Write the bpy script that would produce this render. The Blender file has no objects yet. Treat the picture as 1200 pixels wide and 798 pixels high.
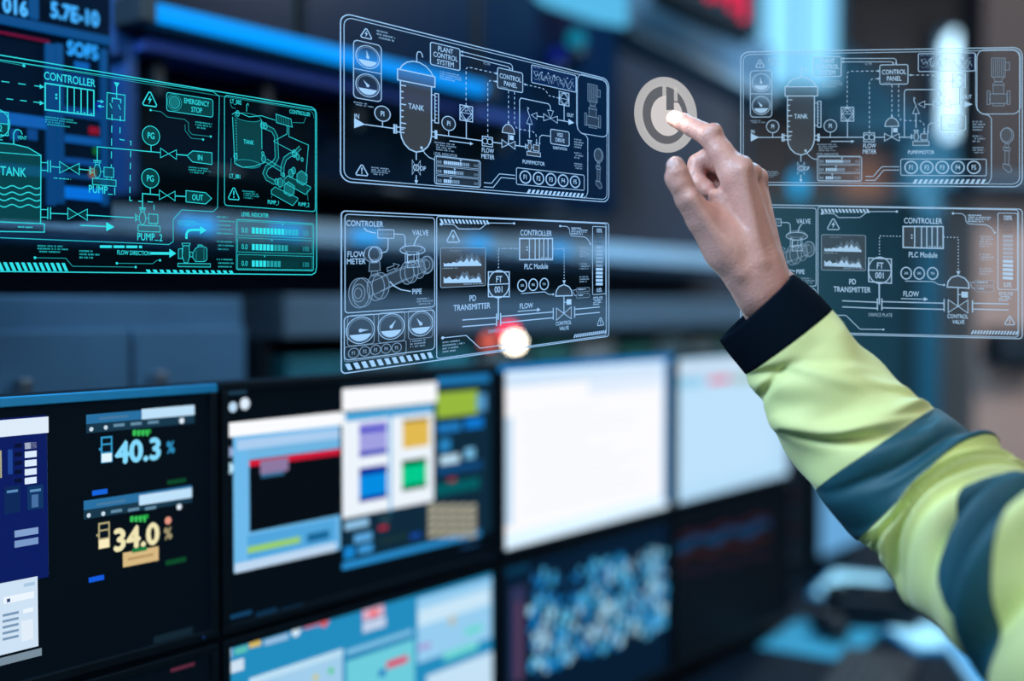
import bpy, bmesh, math, random
import numpy as np
from mathutils import Vector, Matrix

random.seed(7)
scene = bpy.context.scene
COL = scene.collection

# ------------------------------------------------------------------ camera
FPX, CX, CY = 1333.333, 600.0, 399.0
CAMZ = 1.5
PITCH = math.atan(39 / FPX)                      # looking very slightly down
cam_data = bpy.data.cameras.new('camera')
cam = bpy.data.objects.new('camera', cam_data)
COL.objects.link(cam)
cam.location = (0, 0, CAMZ)
cam.rotation_euler = (math.pi / 2 - PITCH, 0, 0)
cam_data.sensor_width = 36
cam_data.lens = 40
cam_data.clip_start = 0.02
cam_data.dof.use_dof = True
cam_data.dof.focus_distance = 1.03
cam_data.dof.aperture_fstop = 1.2
scene.camera = cam

# ------------------------------------------------------------------ world and exposure
world = bpy.data.worlds.new('room_ambience')
scene.world = world
world.use_nodes = True
world.node_tree.nodes['Background'].inputs[0].default_value = (0.03, 0.28, 0.60, 1)
world.node_tree.nodes['Background'].inputs[1].default_value = 0.30
vs = scene.view_settings
vs.view_transform = 'Standard'
vs.look = 'None'
vs.exposure = 0.0
vs.gamma = 1.0
vs.use_curve_mapping = False
scene.cycles.transparent_max_bounces = 24

# ------------------------------------------------------------------ large lights (unseen area lights added without fittings)
def area_light(name, loc, target, size, power, colour, sy=None):
    ld = bpy.data.lights.new(name, 'AREA')
    ld.energy = power
    ld.color = colour
    ld.shape = 'RECTANGLE'
    ld.size = size
    ld.size_y = sy or size
    o = bpy.data.objects.new(name, ld)
    o.location = loc
    o.rotation_euler = (Vector(target) - Vector(loc)).to_track_quat('-Z', 'Y').to_euler()
    COL.objects.link(o)
    return o
area_light('added_light_over_desk', (-0.95, 0.35, 2.45), (0.22, 1.0, 1.55), 0.9, 42, (0.50, 0.74, 1.0), 0.35)  # unseen, added to light the hand from the left
area_light('added_light_over_aisle', (0.9, -0.5, 2.65), (0.45, 0.95, 1.35), 1.5, 19, (1.0, 0.97, 0.93), 1.0)  # unseen, added for the light on the sleeve
area_light('added_light_over_console', (0.75, 2.15, 2.65), (0.35, 2.2, 1.2), 1.0, 22, (0.28, 0.68, 1.0), 0.4)  # unseen, added to brighten the right part of the rail
area_light('added_light_over_gangway', (1.9, 1.9, 2.9), (1.6, 3.7, 1.4), 0.8, 36, (1.0, 0.93, 0.9), 0.4)
area_light('added_light_far_room', (2.2, 4.6, 2.62), (2.2, 4.6, 0), 1.2, 70, (0.80, 0.92, 1.0), 0.6)

# ------------------------------------------------------------------ helpers
C0 = np.array([0, 0, CAMZ])
FWD = np.array([0, math.cos(PITCH), -math.sin(PITCH)])
UPV = np.array([0, math.sin(PITCH), math.cos(PITCH)])
RGT = np.array([1.0, 0, 0])
def at(px, py, d):
    """world point seen at photo pixel (px, py) at distance d along the view axis"""
    return C0 + d * (FWD + (px - CX) / FPX * RGT - (py - CY) / FPX * UPV)

# the long console wall runs away to the right; frame: t along it, o towards the room, z up
E = np.array([0.619, 0.785, 0.0]); E /= np.linalg.norm(E)
N = np.array([E[1], -E[0], 0.0])
ORG = np.array([-0.45, 1.0, CAMZ])
ANG = math.atan2(E[1], E[0])
def wp(t, z, o=0.0):
    return ORG + t * E + o * N + np.array([0, 0, z])
def wtz(px, py, o=0.0):
    """(t, z) on the console wall plane at offset o for a photo pixel"""
    r = FWD + (px - CX) / FPX * RGT - (py - CY) / FPX * UPV
    P = ORG + o * N
    s = np.dot(P - C0, N) / np.dot(r, N)
    q = C0 + s * r - P
    return float(np.dot(q, E)), float(q[2])

MATS = {}
def mat(name, base=(0.5, 0.5, 0.5), rough=0.5, metal=0.0, noise=0.0, nscale=40.0, bump=0.0, bscale=200.0, emit=None, es=1.0, spec=0.5, sheen=0.0, sss=0.0):
    if name in MATS:
        return MATS[name]
    m = bpy.data.materials.new(name)
    m.use_nodes = True
    nt = m.node_tree
    b = nt.nodes['Principled BSDF']
    b.inputs['Base Color'].default_value = (*base, 1)
    b.inputs['Roughness'].default_value = rough
    b.inputs['Metallic'].default_value = metal
    b.inputs['Specular IOR Level'].default_value = spec
    if sheen:
        b.inputs['Sheen Weight'].default_value = sheen
    if sss:
        b.inputs['Subsurface Weight'].default_value = sss
        b.inputs['Subsurface Radius'].default_value = (0.012, 0.004, 0.002)
        b.inputs['Subsurface Scale'].default_value = 0.6
    tc = nt.nodes.new('ShaderNodeTexCoord')
    if noise:
        n = nt.nodes.new('ShaderNodeTexNoise')
        n.inputs['Scale'].default_value = nscale
        n.inputs['Detail'].default_value = 5
        nt.links.new(tc.outputs['Object'], n.inputs['Vector'])
        r = nt.nodes.new('ShaderNodeValToRGB')
        r.color_ramp.elements[0].position = 0.3
        r.color_ramp.elements[1].position = 0.7
        r.color_ramp.elements[0].color = (*[c * (1 - noise) for c in base], 1)
        r.color_ramp.elements[1].color = (*[min(1, c * (1 + noise)) for c in base], 1)
        nt.links.new(n.outputs['Fac'], r.inputs['Fac'])
        nt.links.new(r.outputs['Color'], b.inputs['Base Color'])
    if bump:
        n2 = nt.nodes.new('ShaderNodeTexNoise')
        n2.inputs['Scale'].default_value = bscale
        n2.inputs['Detail'].default_value = 4
        nt.links.new(tc.outputs['Object'], n2.inputs['Vector'])
        bp = nt.nodes.new('ShaderNodeBump')
        bp.inputs['Strength'].default_value = bump
        bp.inputs['Distance'].default_value = 0.002
        nt.links.new(n2.outputs['Fac'], bp.inputs['Height'])
        nt.links.new(bp.outputs['Normal'], b.inputs['Normal'])
    if emit:
        b.inputs['Emission Color'].default_value = (*emit, 1)
        b.inputs['Emission Strength'].default_value = es
    MATS[name] = m
    return m

def lin(r, g, b):
    """sRGB 0..255 to linear"""
    f = lambda c: (c / 255 / 12.92) if c / 255 <= 0.04045 else ((c / 255 + 0.055) / 1.055) ** 2.4
    return (f(r), f(g), f(b))

def glow(r, g, b, es=1.0):
    """a lit pixel area of a display, given by the sRGB colour it shows"""
    k = 'lit_%d_%d_%d_%d' % (r, g, b, round(es * 100))
    return mat(k, base=(0.002, 0.003, 0.004), rough=0.5, emit=lin(r, g, b), es=es, spec=0.08)

def hud_mat(name, rgb, alpha, strength=1.0):
    if name in MATS:
        return MATS[name]
    m = bpy.data.materials.new(name)
    m.use_nodes = True
    nt = m.node_tree
    for n in list(nt.nodes):
        nt.nodes.remove(n)
    out = nt.nodes.new('ShaderNodeOutputMaterial')
    mix = nt.nodes.new('ShaderNodeMixShader')
    tr = nt.nodes.new('ShaderNodeBsdfTransparent')
    em = nt.nodes.new('ShaderNodeEmission')
    em.inputs[0].default_value = (*rgb, 1)
    em.inputs[1].default_value = strength
    mix.inputs[0].default_value = alpha
    nt.links.new(tr.outputs[0], mix.inputs[1])
    nt.links.new(em.outputs[0], mix.inputs[2])
    nt.links.new(mix.outputs[0], out.inputs[0])
    MATS[name] = m
    return m

def props(o, label=None, cat=None, group=None, kind=None):
    if label: o['label'] = label
    if cat: o['category'] = cat
    if group: o['group'] = group
    if kind: o['kind'] = kind
    return o

def empty(name, loc, rz=0.0, **kw):
    o = bpy.data.objects.new(name, None)
    o.empty_display_size = 0.05
    o.location = loc
    o.rotation_euler = (0, 0, rz)
    COL.objects.link(o)
    return props(o, **kw)

class MB:
    """collects shapes in local coordinates and links them as one mesh object"""
    def __init__(self):
        self.v, self.f, self.m = [], [], []
        self.mats = []
    def mi(self, m):
        if m not in self.mats:
            self.mats.append(m)
        return self.mats.index(m)
    def raw(self, vs, fs, m):
        o = len(self.v)
        k = self.mi(m)
        self.v += [tuple(map(float, p)) for p in vs]
        for f in fs:
            self.f.append([i + o for i in f])
            self.m.append(k)
        return self
    def box(self, x0, x1, y0, y1, z0, z1, m, ch=0.0):
        """box with optionally chamfered vertical and horizontal edges"""
        if ch <= 0:
            vs = [(x, y, z) for x in (x0, x1) for y in (y0, y1) for z in (z0, z1)]
            fs = [(0, 1, 3, 2), (4, 6, 7, 5), (0, 4, 5, 1), (2, 3, 7, 6), (0, 2, 6, 4), (1, 5, 7, 3)]
            return self.raw(vs, fs, m)
        bm = bmesh.new()
        bmesh.ops.create_cube(bm, size=1)
        for v in bm.verts:
            v.co = ((x0 + x1) / 2 + v.co.x * (x1 - x0), (y0 + y1) / 2 + v.co.y * (y1 - y0), (z0 + z1) / 2 + v.co.z * (z1 - z0))
        bmesh.ops.bevel(bm, geom=list(bm.edges), offset=ch, segments=2, affect='EDGES', profile=0.6)
        bm.verts.index_update()
        self.raw([v.co for v in bm.verts], [[v.index for v in f.verts] for f in bm.faces], m)
        bm.free()
        return self
    def cyl(self, a, b, r0, m, r1=None, n=16, caps=True):
        a, b = Vector(a), Vector(b)
        r1 = r0 if r1 is None else r1
        d = (b - a).normalized()
        u = d.orthogonal().normalized()
        w = d.cross(u)
        vs = []
        for c, r in ((a, r0), (b, r1)):
            for i in range(n):
                an = 2 * math.pi * i / n
                vs.append(c + (u * math.cos(an) + w * math.sin(an)) * r)
        fs = [(i, (i + 1) % n, n + (i + 1) % n, n + i) for i in range(n)]
        if caps:
            fs += [tuple(range(n - 1, -1, -1)), tuple(range(n, 2 * n))]
        return self.raw(vs, fs, m)
    def tube(self, pts, r, m, n=8):
        for p, q in zip(pts[:-1], pts[1:]):
            self.cyl(p, q, r, m, n=n)
        return self
    def ball(self, c, r, m, n=12, sc=(1, 1, 1)):
        bm = bmesh.new()
        bmesh.ops.create_uvsphere(bm, u_segments=n, v_segments=max(6, n // 2), radius=1)
        bm.verts.index_update()
        self.raw([(c[0] + v.co.x * r * sc[0], c[1] + v.co.y * r * sc[1], c[2] + v.co.z * r * sc[2]) for v in bm.verts],
                 [[v.index for v in f.verts] for f in bm.faces], m)
        bm.free()
        return self
    def prism(self, pts, y0, y1, m):
        """extrude an outline given in local x,z between two local y"""
        n = len(pts)
        vs = [(p[0], y0, p[1]) for p in pts] + [(p[0], y1, p[1]) for p in pts]
        fs = [tuple(range(n)), tuple(range(2 * n - 1, n - 1, -1))]
        fs += [(i, n + i, n + (i + 1) % n, (i + 1) % n) for i in range(n)]
        return self.raw(vs, fs, m)
    def build(self, name, parent=None, smooth=False, **kw):
        me = bpy.data.meshes.new(name)
        me.from_pydata(self.v, [], self.f)
        for m in self.mats:
            me.materials.append(m)
        if len(self.mats) > 1:
            me.polygons.foreach_set('material_index', self.m)
        if smooth:
            me.polygons.foreach_set('use_smooth', [True] * len(self.f))
        me.update()
        o = bpy.data.objects.new(name, me)
        COL.objects.link(o)
        if parent:
            o.parent = parent
        return props(o, **kw)

# glyph outlines of the built-in font, as flat triangles
GLYPH = {}
def load_glyphs(chars):
    tmp = []
    for c in chars:
        for s in (c, c + '|', ):
            cu = bpy.data.curves.new('glyph', 'FONT')
            cu.body = s
            cu.resolution_u = 3
            o = bpy.data.objects.new('glyph', cu)
            COL.objects.link(o)
            tmp.append((c, s, o))
    cu = bpy.data.curves.new('glyph', 'FONT'); cu.body = '|'
    ob = bpy.data.objects.new('glyph', cu); COL.objects.link(ob)
    bpy.context.view_layer.update()
    dg = bpy.context.evaluated_depsgraph_get()
    def get(o):
        ev = o.evaluated_get(dg)
        me = ev.to_mesh()
        v = np.array([x.co[:] for x in me.vertices]).reshape(-1, 3)
        f = [list(p.vertices) for p in me.polygons]
        ev.to_mesh_clear()
        return v, f
    bar = get(ob)[0][:, 0].min()
    data = {}
    for c, s, o in tmp:
        v, f = get(o)
        if s == c:
            data[c] = [v[:, :2] if len(v) else v.reshape(0, 3)[:, :2], f, 0.3]
        else:
            data[c][2] = v[:, 0].max()
    barw = get(ob)[0][:, 0].max()
    for c in data:
        data[c][2] = data[c][2] - barw
    for c, s, o in tmp:
        cu = o.data
        bpy.data.objects.remove(o)
        bpy.data.curves.remove(cu)
    cu = ob.data
    bpy.data.objects.remove(ob); bpy.data.curves.remove(cu)
    cap = data['H'][0][:, 1].max()
    for c in data:
        GLYPH[c] = (data[c][0] / cap, data[c][1], data[c][2] / cap)
load_glyphs('ABCDEFGHIJKLMNOPQRSTUVWXYZ0123456789./%_-!uodleM')
def text_geo(s, h, xs=1.0, bold=0.0):
    """triangles of a line of text, centred, cap height h, y up"""
    vs, fs, x = [], [], 0.0
    for c in s:
        if c == ' ':
            x += 0.42
            continue
        v, f, adv = GLYPH[c]
        passes = [(0, 0)] if not bold else [(-bold, 0), (bold, 0), (0, bold), (0, -bold)]
        for dx, dy in passes:
            o = len(vs)
            vs += [((p[0] + x + dx) * h * xs, (p[1] + dy - 0.5) * h) for p in v]
            fs += [[i + o for i in q] for q in f]
        x += adv
    w = x * h * xs / 2
    return [(p[0] - w, p[1]) for p in vs], fs
# ================================================================== the setting
M_wall = mat('painted_wall', lin(12, 34, 58), 0.8, noise=0.12, nscale=6, bump=0.1)
M_far = mat('far_wall_paint', lin(92, 88, 90), 0.85, noise=0.1, nscale=3)
M_ceil = mat('ceiling_tiles', lin(92, 96, 98), 0.9, noise=0.08, nscale=8)
M_floor = mat('raised_floor', lin(14, 30, 44), 0.5, noise=0.2, nscale=5)
M_black = mat('black_plastic', (0.001, 0.006, 0.012), 0.5, noise=0.2, nscale=60, spec=0.25)
M_dark = mat('dark_grey_plastic', (0.006, 0.018, 0.030), 0.5, noise=0.15, nscale=50)
M_gloss = mat('black_glass', (0.0008, 0.012, 0.036), 0.3, spec=0.12)
M_metal = mat('brushed_steel', (0.30, 0.36, 0.42), 0.35, 0.9, noise=0.1, nscale=90)
M_blueedge = mat('edge_light_and_backing_blue', lin(40, 150, 205), 0.3, noise=0.05)  # lamp light on a monitor edge put into the colour; also paper backing
M_cab = mat('cabinet_paint', lin(58, 104, 138), 0.6, noise=0.08, nscale=12)
M_rail = mat('rail_paint', lin(150, 196, 228), 0.5, noise=0.05, nscale=20)
M_post = mat('post_paint', lin(14, 66, 124), 0.5, noise=0.08)
M_ledge = mat('ledge_paint', lin(14, 60, 140), 0.6, noise=0.08)
M_desk = mat('desk_laminate', lin(2, 18, 32), 0.6, noise=0.25, nscale=14, spec=0.12)
M_beige = mat('pillar_paint', lin(176, 150, 140), 0.8, noise=0.08, nscale=10)
M_teal = mat('teal_panel', lin(12, 84, 100), 0.7, noise=0.12, nscale=8)
M_cyanp = mat('pale_blue_panel', lin(60, 150, 190), 0.6, noise=0.05, nscale=8)
M_duct = mat('duct_paint', lin(72, 100, 120), 0.7, noise=0.08, nscale=10)
M_brown = mat('brown_board', lin(176, 128, 108), 0.8, noise=0.12, nscale=9)

def slab(name, corners, thick, m, kind='structure', **kw):
    """thick slab on four world corners (counter-clockwise seen from the visible side)"""
    c = [Vector(p) for p in corners]
    n = (c[1] - c[0]).cross(c[3] - c[0]).normalized()
    vs = c + [p - n * thick for p in c]
    fs = [(0, 1, 2, 3), (7, 6, 5, 4), (0, 4, 5, 1), (1, 5, 6, 2), (2, 6, 7, 3), (3, 7, 4, 0)]
    return MB().raw(vs, fs, m).build(name, kind=kind, **kw)

slab('floor', [(-3, -1.5, 0), (7, -1.5, 0), (7, 9, 0), (-3, 9, 0)], 0.1, M_floor)
slab('ceiling', [(-3, 9, 3.3), (7, 9, 3.3), (7, -1.5, 3.3), (-3, -1.5, 3.3)], 0.1, M_ceil)
tend = wtz(880, 300, -0.72)[0]
a, b = wp(-2.0, 0, -0.72), wp(tend, 0, -0.72)
slab('wall_left', [(a[0], a[1], 0), (b[0], b[1], 0), (b[0], b[1], 3.3), (a[0], a[1], 3.3)], 0.12, M_wall)
c = wp(tend, 0, -4.2)
slab('wall_left_return', [(b[0], b[1], 0), (c[0], c[1], 0), (c[0], c[1], 3.3), (b[0], b[1], 3.3)], 0.12, M_wall)
slab('wall_back', [(-3, 6.6, 0), (7, 6.6, 0), (7, 6.6, 3.3), (-1, 6.6, 3.3)], 0.12, M_far)
slab('wall_right', [(6.2, 6.6, 0), (6.2, -1.5, 0), (6.2, -1.5, 3.3), (6.2, 6.6, 3.3)], 0.12, M_far)

def wroot(name, t, z, o, **kw):
    return empty(name, wp(t, z, o), ANG, **kw)

class WT:
    """a thing standing on the console wall: parts are given by photo pixels on a plane at offset o"""
    def __init__(self, name, t, z, o, **kw):
        self.t, self.z, self.o = t, z, o
        self.root = wroot(name, t, z, o, **kw)
    def r(self, p0, p1, o=None):
        o = self.o if o is None else o
        t0, z0 = wtz(p0[0], p0[1], o)
        t1, z1 = wtz(p1[0], p1[1], o)
        return min(t0, t1) - self.t, max(t0, t1) - self.t, min(z0, z1) - self.z, max(z0, z1) - self.z
    def box(self, mb, p0, p1, o_back, o_front, m, ch=0.0, o=None):
        x0, x1, z0, z1 = self.r(p0, p1, o_front if o is None else o)
        return mb.box(x0, x1, -(o_front - self.o), -(o_back - self.o), z0, z1, m, ch)
    def rect(self, mb, p0, p1, o, m, ref=None, clip=None):
        """both heights are read off at photo column ref (the left edge unless given)"""
        x0, x1, z0, z1 = self.r(p0, p1, o)
        if ref is None:
            ref = min(p0[0], p1[0])
        za, zb = wtz(ref, p0[1], o)[1] - self.z, wtz(ref, p1[1], o)[1] - self.z
        z0, z1 = min(za, zb), max(za, zb)
        if clip:
            x0, x1, z0, z1 = max(x0, clip[0]), min(x1, clip[1]), max(z0, clip[2]), min(z1, clip[3])
            if x1 <= x0 or z1 <= z0:
                return self
        y = -(o - self.o)
        return mb.raw([(x0, y, z0), (x1, y, z0), (x1, y, z1), (x0, y, z1)], [(0, 1, 2, 3)], m)
    def disc(self, mb, c, rpx, o, m, sx=1.0, n=20):
        t, z = wtz(c[0], c[1], o)
        t2, z2 = wtz(c[0], c[1] - rpx, o)
        r = z2 - z
        y = -(o - self.o)
        return mb.raw([(t - self.t + r * sx * math.cos(2 * math.pi * i / n), y, z - self.z + r * math.sin(2 * math.pi * i / n)) for i in range(n)], [tuple(range(n))], m)
    def text(self, mb, s, c, hpx, o, m, xs=1.0, bold=0.0):
        t, z = wtz(c[0], c[1], o)
        h = abs(wtz(c[0], c[1] - hpx, o)[1] - z)
        v, f = text_geo(s, h, xs, bold)
        y = -(o - self.o)
        return mb.raw([(p[0] + t - self.t, y, p[1] + z - self.z) for p in v], f, m)

# ------------------------------------------------------------------ instrument display on the wall (upper left)
DO = -0.15
t, z = wtz(20, 240, DO)
w = WT('wall_display', t, z, DO - 0.08, label='blue lit instrument display with large digits on the wall above the left monitor', cat='display')
mb = MB(); w.box(mb, (-160, 240), (128, -70), DO - 0.08, DO - 0.004, M_black, 0.006, o=DO); w.box(mb, (-160, 240), (128, -70), DO - 0.004, DO, M_gloss, o=DO); w_h = mb.build('housing', w.root)
MB().box(-0.2, -0.14, 0.0, 0.47, 0.08, 0.14, M_dark, 0.004).box(-0.26, -0.08, 0.0, 0.02, 0.03, 0.2, M_dark, 0.003).build('mount_arm', w.root)
FB = glow(8, 76, 138)
for nm, p0, p1 in (('frame_bar', (-150, 31), (126, 40)), ('frame_bar', (58, 240), (64, 52)), ('frame_bar', (69, 238), (74, 52)), ('frame_bar', (122, 240), (126, 58)),
                   ('frame_bar', (37, 20), (41, -40)), ('frame_bar', (42, 22), (45, -40))):
    mb = MB()
    if nm == 'frame_bar' and p0[0] == -150:
        t0, z0 = wtz(60, 40, DO); t1, z1 = wtz(60, 31, DO)
        tl = wtz(-150, 30, DO)[0]; tr = wtz(126, 40, DO)[0]
        mb.box(tl - w.t, tr - w.t, -0.088, -0.08, z0 - w.z, z1 - w.z, FB)
    else:
        w.box(mb, p0, p1, DO, DO + 0.006, FB)
    mb.build('frame_bar', w.root)
for s, c, h, rgb in (('016', (18, 8), 17, (70, 165, 235)), ('5.7E-10', (88, 17), 17, (60, 160, 235)), ('SOFS', (97, 59), 15, (40, 150, 235)), ('0000', (96, 77), 8, (10, 95, 180))):
    mb = MB(); w.text(mb, s, c, h, DO + 0.002, glow(*rgb, 1.4), 0.82, 0.06); mb.build('digits', w.root)
mb = MB(); w.rect(mb, (-80, 47.5), (58, 50.5), DO + 0.002, glow(110, 10, 56), ref=58); mb.build('trend_line', w.root)
for p0, p1, rgb in (((-60, 152), (56, 138), (20, 110, 200)), ((12, 165), (22, 152), (14, 80, 150)), ((32, 165), (44, 152), (14, 80, 150)),
                    ((76, 142), (121, 131), (10, 80, 150)), ((76, 172), (121, 163), (14, 100, 180)), ((76, 196), (121, 189), (12, 84, 160)),
                    ((76, 212), (121, 207), (10, 76, 140)), ((74, 236), (121, 222), (0, 130, 245)), ((76, 104), (110, 90), (8, 70, 140)), ((-60, 208), (55, 196), (10, 76, 130))):
    mb = MB(); w.rect(mb, p0, p1, DO + 0.002, glow(*rgb), ref=max(p0[0], p1[0])); mb.build('bar', w.root)
for s, c, h, rgb in (('88', (110, 153), 8, (190, 16, 50)), ('8', (112, 177), 8, (30, 130, 60)), ('8', (108, 203), 9, (190, 120, 50)), ('0', (116, 124), 9, (20, 70, 220))):
    mb = MB(); w.text(mb, s, c, h, DO + 0.003, glow(*rgb), 1.1, 0.06); mb.build('readout', w.root)

# ------------------------------------------------------------------ dark video wall with a blue tube lamp
for k, (x0, x1, lab) in enumerate(((172, 352, 'dark switched-off wall screen right of the blue post'), (356, 560, 'dark switched-off wall screen behind the floating tank diagram'),
                                   (564, 730, 'dark switched-off wall screen beside the power button'))):
    O = -0.42
    t0, zt = wtz(x0, 20, O); t1 = wtz(x1, 20, O)[0]
    zb, ztop = 0.20, 0.95
    w = WT('wall_screen', (t0 + t1) / 2, zb, O - 0.05, label=lab, cat='screen', group='dark wall screens')
    hw = (t1 - t0) / 2
    MB().box(-hw, hw, -0.04, 0.24, 0, ztop - zb, M_black, 0.006).build('housing', w.root)
    MB().box(-hw + 0.012, hw - 0.012, -0.043, -0.04, 0.012, ztop - zb - 0.012, M_gloss).build('screen_glass', w.root)
    MB().box(-0.03, 0.03, -0.042, -0.04, 0.003, 0.009, M_metal).build('badge_plate', w.root)
t0, z0 = wtz(150, 200, -0.36); t1, z1 = wtz(163, 200, -0.36)
w = WT('wall_post', t0, 0.15, -0.50, label='narrow blue lit upright post between wall display and dark screens', cat='post')
MB().box(0, t1 - t0, -0.14, 0, 0, 0.95, M_post, 0.004).build('upright', w.root)
MB().box(-0.02, 0.0, -0.14, -0.05, 0.18, 0.28, M_post, 0.003).build('junction_box', w.root)
# tube lamp
O = -0.30
ta, za = wtz(172, 9, O); tb, zb_ = wtz(575, 120, O)
w = WT('tube_lamp', (ta + tb) / 2, za, O - 0.06, label='long bright blue tube lamp along the top of the wall screens', cat='lamp')
L = (tb - ta) / 2
MB().box(-L, L, -0.03, 0.02, -0.02, 0.02, M_dark, 0.003).build('lamp_body', w.root)
MB().cyl((-L, -0.05, 0), (L, -0.05, 0), 0.0125, glow(0, 150, 250, 1.15), n=14).build('tube', w.root, smooth=True)
for sgn in (-1, 1):
    MB().box(sgn * L - 0.012, sgn * L + 0.012, -0.065, 0.0, -0.018, 0.018, M_dark, 0.002).build('end_cap', w.root)
O = -0.34
ta, za = wtz(168, 47, O); tb = wtz(620, 120, O)[0]
w = WT('cable_ledge', (ta + tb) / 2, za - 0.012, -0.425, label='thin blue ledge running under the tube lamp', cat='ledge')
L = (tb - ta) / 2
MB().box(-L, L, -0.085, 0.0, 0, 0.018, M_ledge, 0.002).build('board', w.root)
for x in np.linspace(-L * 0.9, L * 0.9, 5):
    MB().prism([(x - 0.008, 0), (x + 0.008, 0), (x + 0.008, -0.05), (x - 0.008, -0.05)], -0.06, 0.0, M_dark).build('bracket', w.root)

# ------------------------------------------------------------------ pale rail, cabinets, shelf behind the monitors
ta = wtz(-120, 250, -0.5)[0]; tb = wtz(905, 320, -0.5)[0]
w = WT('cable_rail', (ta + tb) / 2, 0.098, -0.70, label='long pale horizontal rail on the wall above the monitors', cat='rail')
L = (tb - ta) / 2
MB().box(-L, L, -0.20, 0.0, 0.0, 0.052, M_rail, 0.006).build('rail_body', w.root)
MB().box(-L, L, -0.204, -0.2, 0.004, 0.012, M_dark).build('lip', w.root)
for px, py in ((230, 257), (335, 267), (428, 285), (560, 284), (655, 292)):
    tt = wtz(px, py, -0.5)[0]
    x = tt - w.t
    MB().cyl((x, -0.2, 0.03), (x, -0.206, 0.03), 0.014, M_metal, n=16).box(x - 0.03, x + 0.03, -0.209, -0.2, 0.018, 0.04, glow(60, 170, 245, 1.3), 0.003).build('rail_highlight', w.root)  # glowing plate stands in for a lamp's reflection on the rail
ta = wtz(-220, 340, -0.40)[0]; tb = wtz(289, 360, -0.40)[0]
w = WT('wall_cabinet', (ta + tb) / 2, -0.65, -0.70, label='grey blue equipment cabinet behind the left monitor', cat='cabinet')
L = (tb - ta) / 2
MB().box(-L, L, -0.29, 0, 0, 0.665, M_cab, 0.004).build('body', w.root)
for k in range(3):
    x0 = -L + 2 * L * k / 3
    d = MB().box(x0 + 0.004, x0 + 2 * L / 3 - 0.004, -0.302, -0.29, 0.01, 0.62, M_cab, 0.003).build('door', w.root)
    MB().box(x0 + 0.03, x0 + 0.045, -0.318, -0.302, 0.44, 0.56, M_metal, 0.002).build('handle', d)
ta = wtz(292, 400, -0.55)[0]; tb = wtz(862, 410, -0.55)[0]
w = WT('wall_shelf', (ta + tb) / 2, -0.65, -0.70, label='long dark shelf unit behind the monitor row', cat='shelf')
L = (tb - ta) / 2
MB().box(-L, L, -0.20, 0.0, 0.0, 0.44, M_dark).build('base', w.root)
MB().box(-L, L, -0.24, 0.0, 0.60, 0.67, mat('shelf_fascia', lin(70, 98, 118), 0.6, noise=0.05), 0.004).build('upper_board', w.root)
for x in np.linspace(-L + 0.01, L - 0.01, 6):
    MB().box(x - 0.01, x + 0.01, -0.18, 0, 0.44, 0.60, M_dark).build('divider', w.root)
cols = [lin(20, 110, 130), lin(60, 100, 110), lin(22, 120, 140), lin(96, 120, 126), lin(30, 100, 100), lin(120, 134, 140), lin(24, 92, 84), lin(70, 96, 104), lin(100, 116, 118), lin(20, 84, 78)]
nbin = 10
names = ['teal storage box at the left end of the shelf', 'grey storage box next to the teal end box', 'teal storage box behind the lower floating panel', 'light grey storage box on the shelf',
         'green storage box left of the glowing lamp', 'pale grey storage box right of the glowing lamp', 'dark green storage box behind the white monitor', 'grey storage box above the white monitor',
         'pale storage box over the right end of the white monitor', 'dark green storage box nearest the jacket cuff']
for k in range(nbin):
    x0 = w.t - L + 0.03 + (2 * L - 0.06) * k / nbin
    x1 = x0 + (2 * L - 0.06) / nbin - 0.03
    hh = random.uniform(0.10, 0.135)
    b = WT('storage_box', (x0 + x1) / 2, -0.21, -0.62, label=names[k], cat='box', group='storage boxes on the long shelf')
    hw = (x1 - x0) / 2
    m = mat('box_card_%d' % k, cols[k], 0.7, noise=0.1, nscale=15)
    MB().box(-hw, hw, -0.13, 0.05, 0, hh, m, 0.003).build('box_body', b.root)
    MB().box(-hw - 0.004, hw + 0.004, -0.134, 0.054, hh, hh + 0.015, m, 0.002).build('lid', b.root)
    MB().box(-0.03, 0.03, -0.133, -0.13, hh * 0.35, hh * 0.65, mat('paper_tag', lin(150, 170, 180), 0.8)).build('tag', b.root)

def beacon(px, py, d, r, rgb, es, label, col=M_dark):
    """small signal lamp: round base with a glowing dome"""
    p = at(px, py, d)
    e = empty('signal_lamp', (p[0], p[1], p[2] - r * 0.9), label=label, cat='lamp', group='signal lamps on the wall')
    MB().cyl((0, 0, -r * 1.1), (0, 0, 0), r * 0.9, col).build('lamp_base', e, smooth=True)
    MB().cyl((0, r * 0.3, -r * 0.6), (0, r * 6, -r * 0.6), r * 0.35, col).build('lamp_arm', e, smooth=True)
    MB().ball((0, 0, r * 0.9), r, glow(*rgb, es), 16).build('dome', e, smooth=True)
beacon(603, 401, 2.12, 0.0165, (255, 240, 215), 9.0, 'glowing white signal lamp just above the white monitor')
beacon(597, 389, 2.16, 0.0155, (255, 30, 60), 4.0, 'glowing red signal lamp behind the white signal lamp')
beacon(573, 400, 2.14, 0.014, (230, 100, 80), 1.6, 'faint orange signal lamp left of the white signal lamp')
beacon(676, 46, 2.3, 0.02, (0, 120, 150), 1.0, 'teal signal lamp on the dark wall screen')
beacon(654, 66, 2.3, 0.018, (0, 20, 130), 0.8, 'deep blue signal lamp below the teal lamp')

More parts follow.
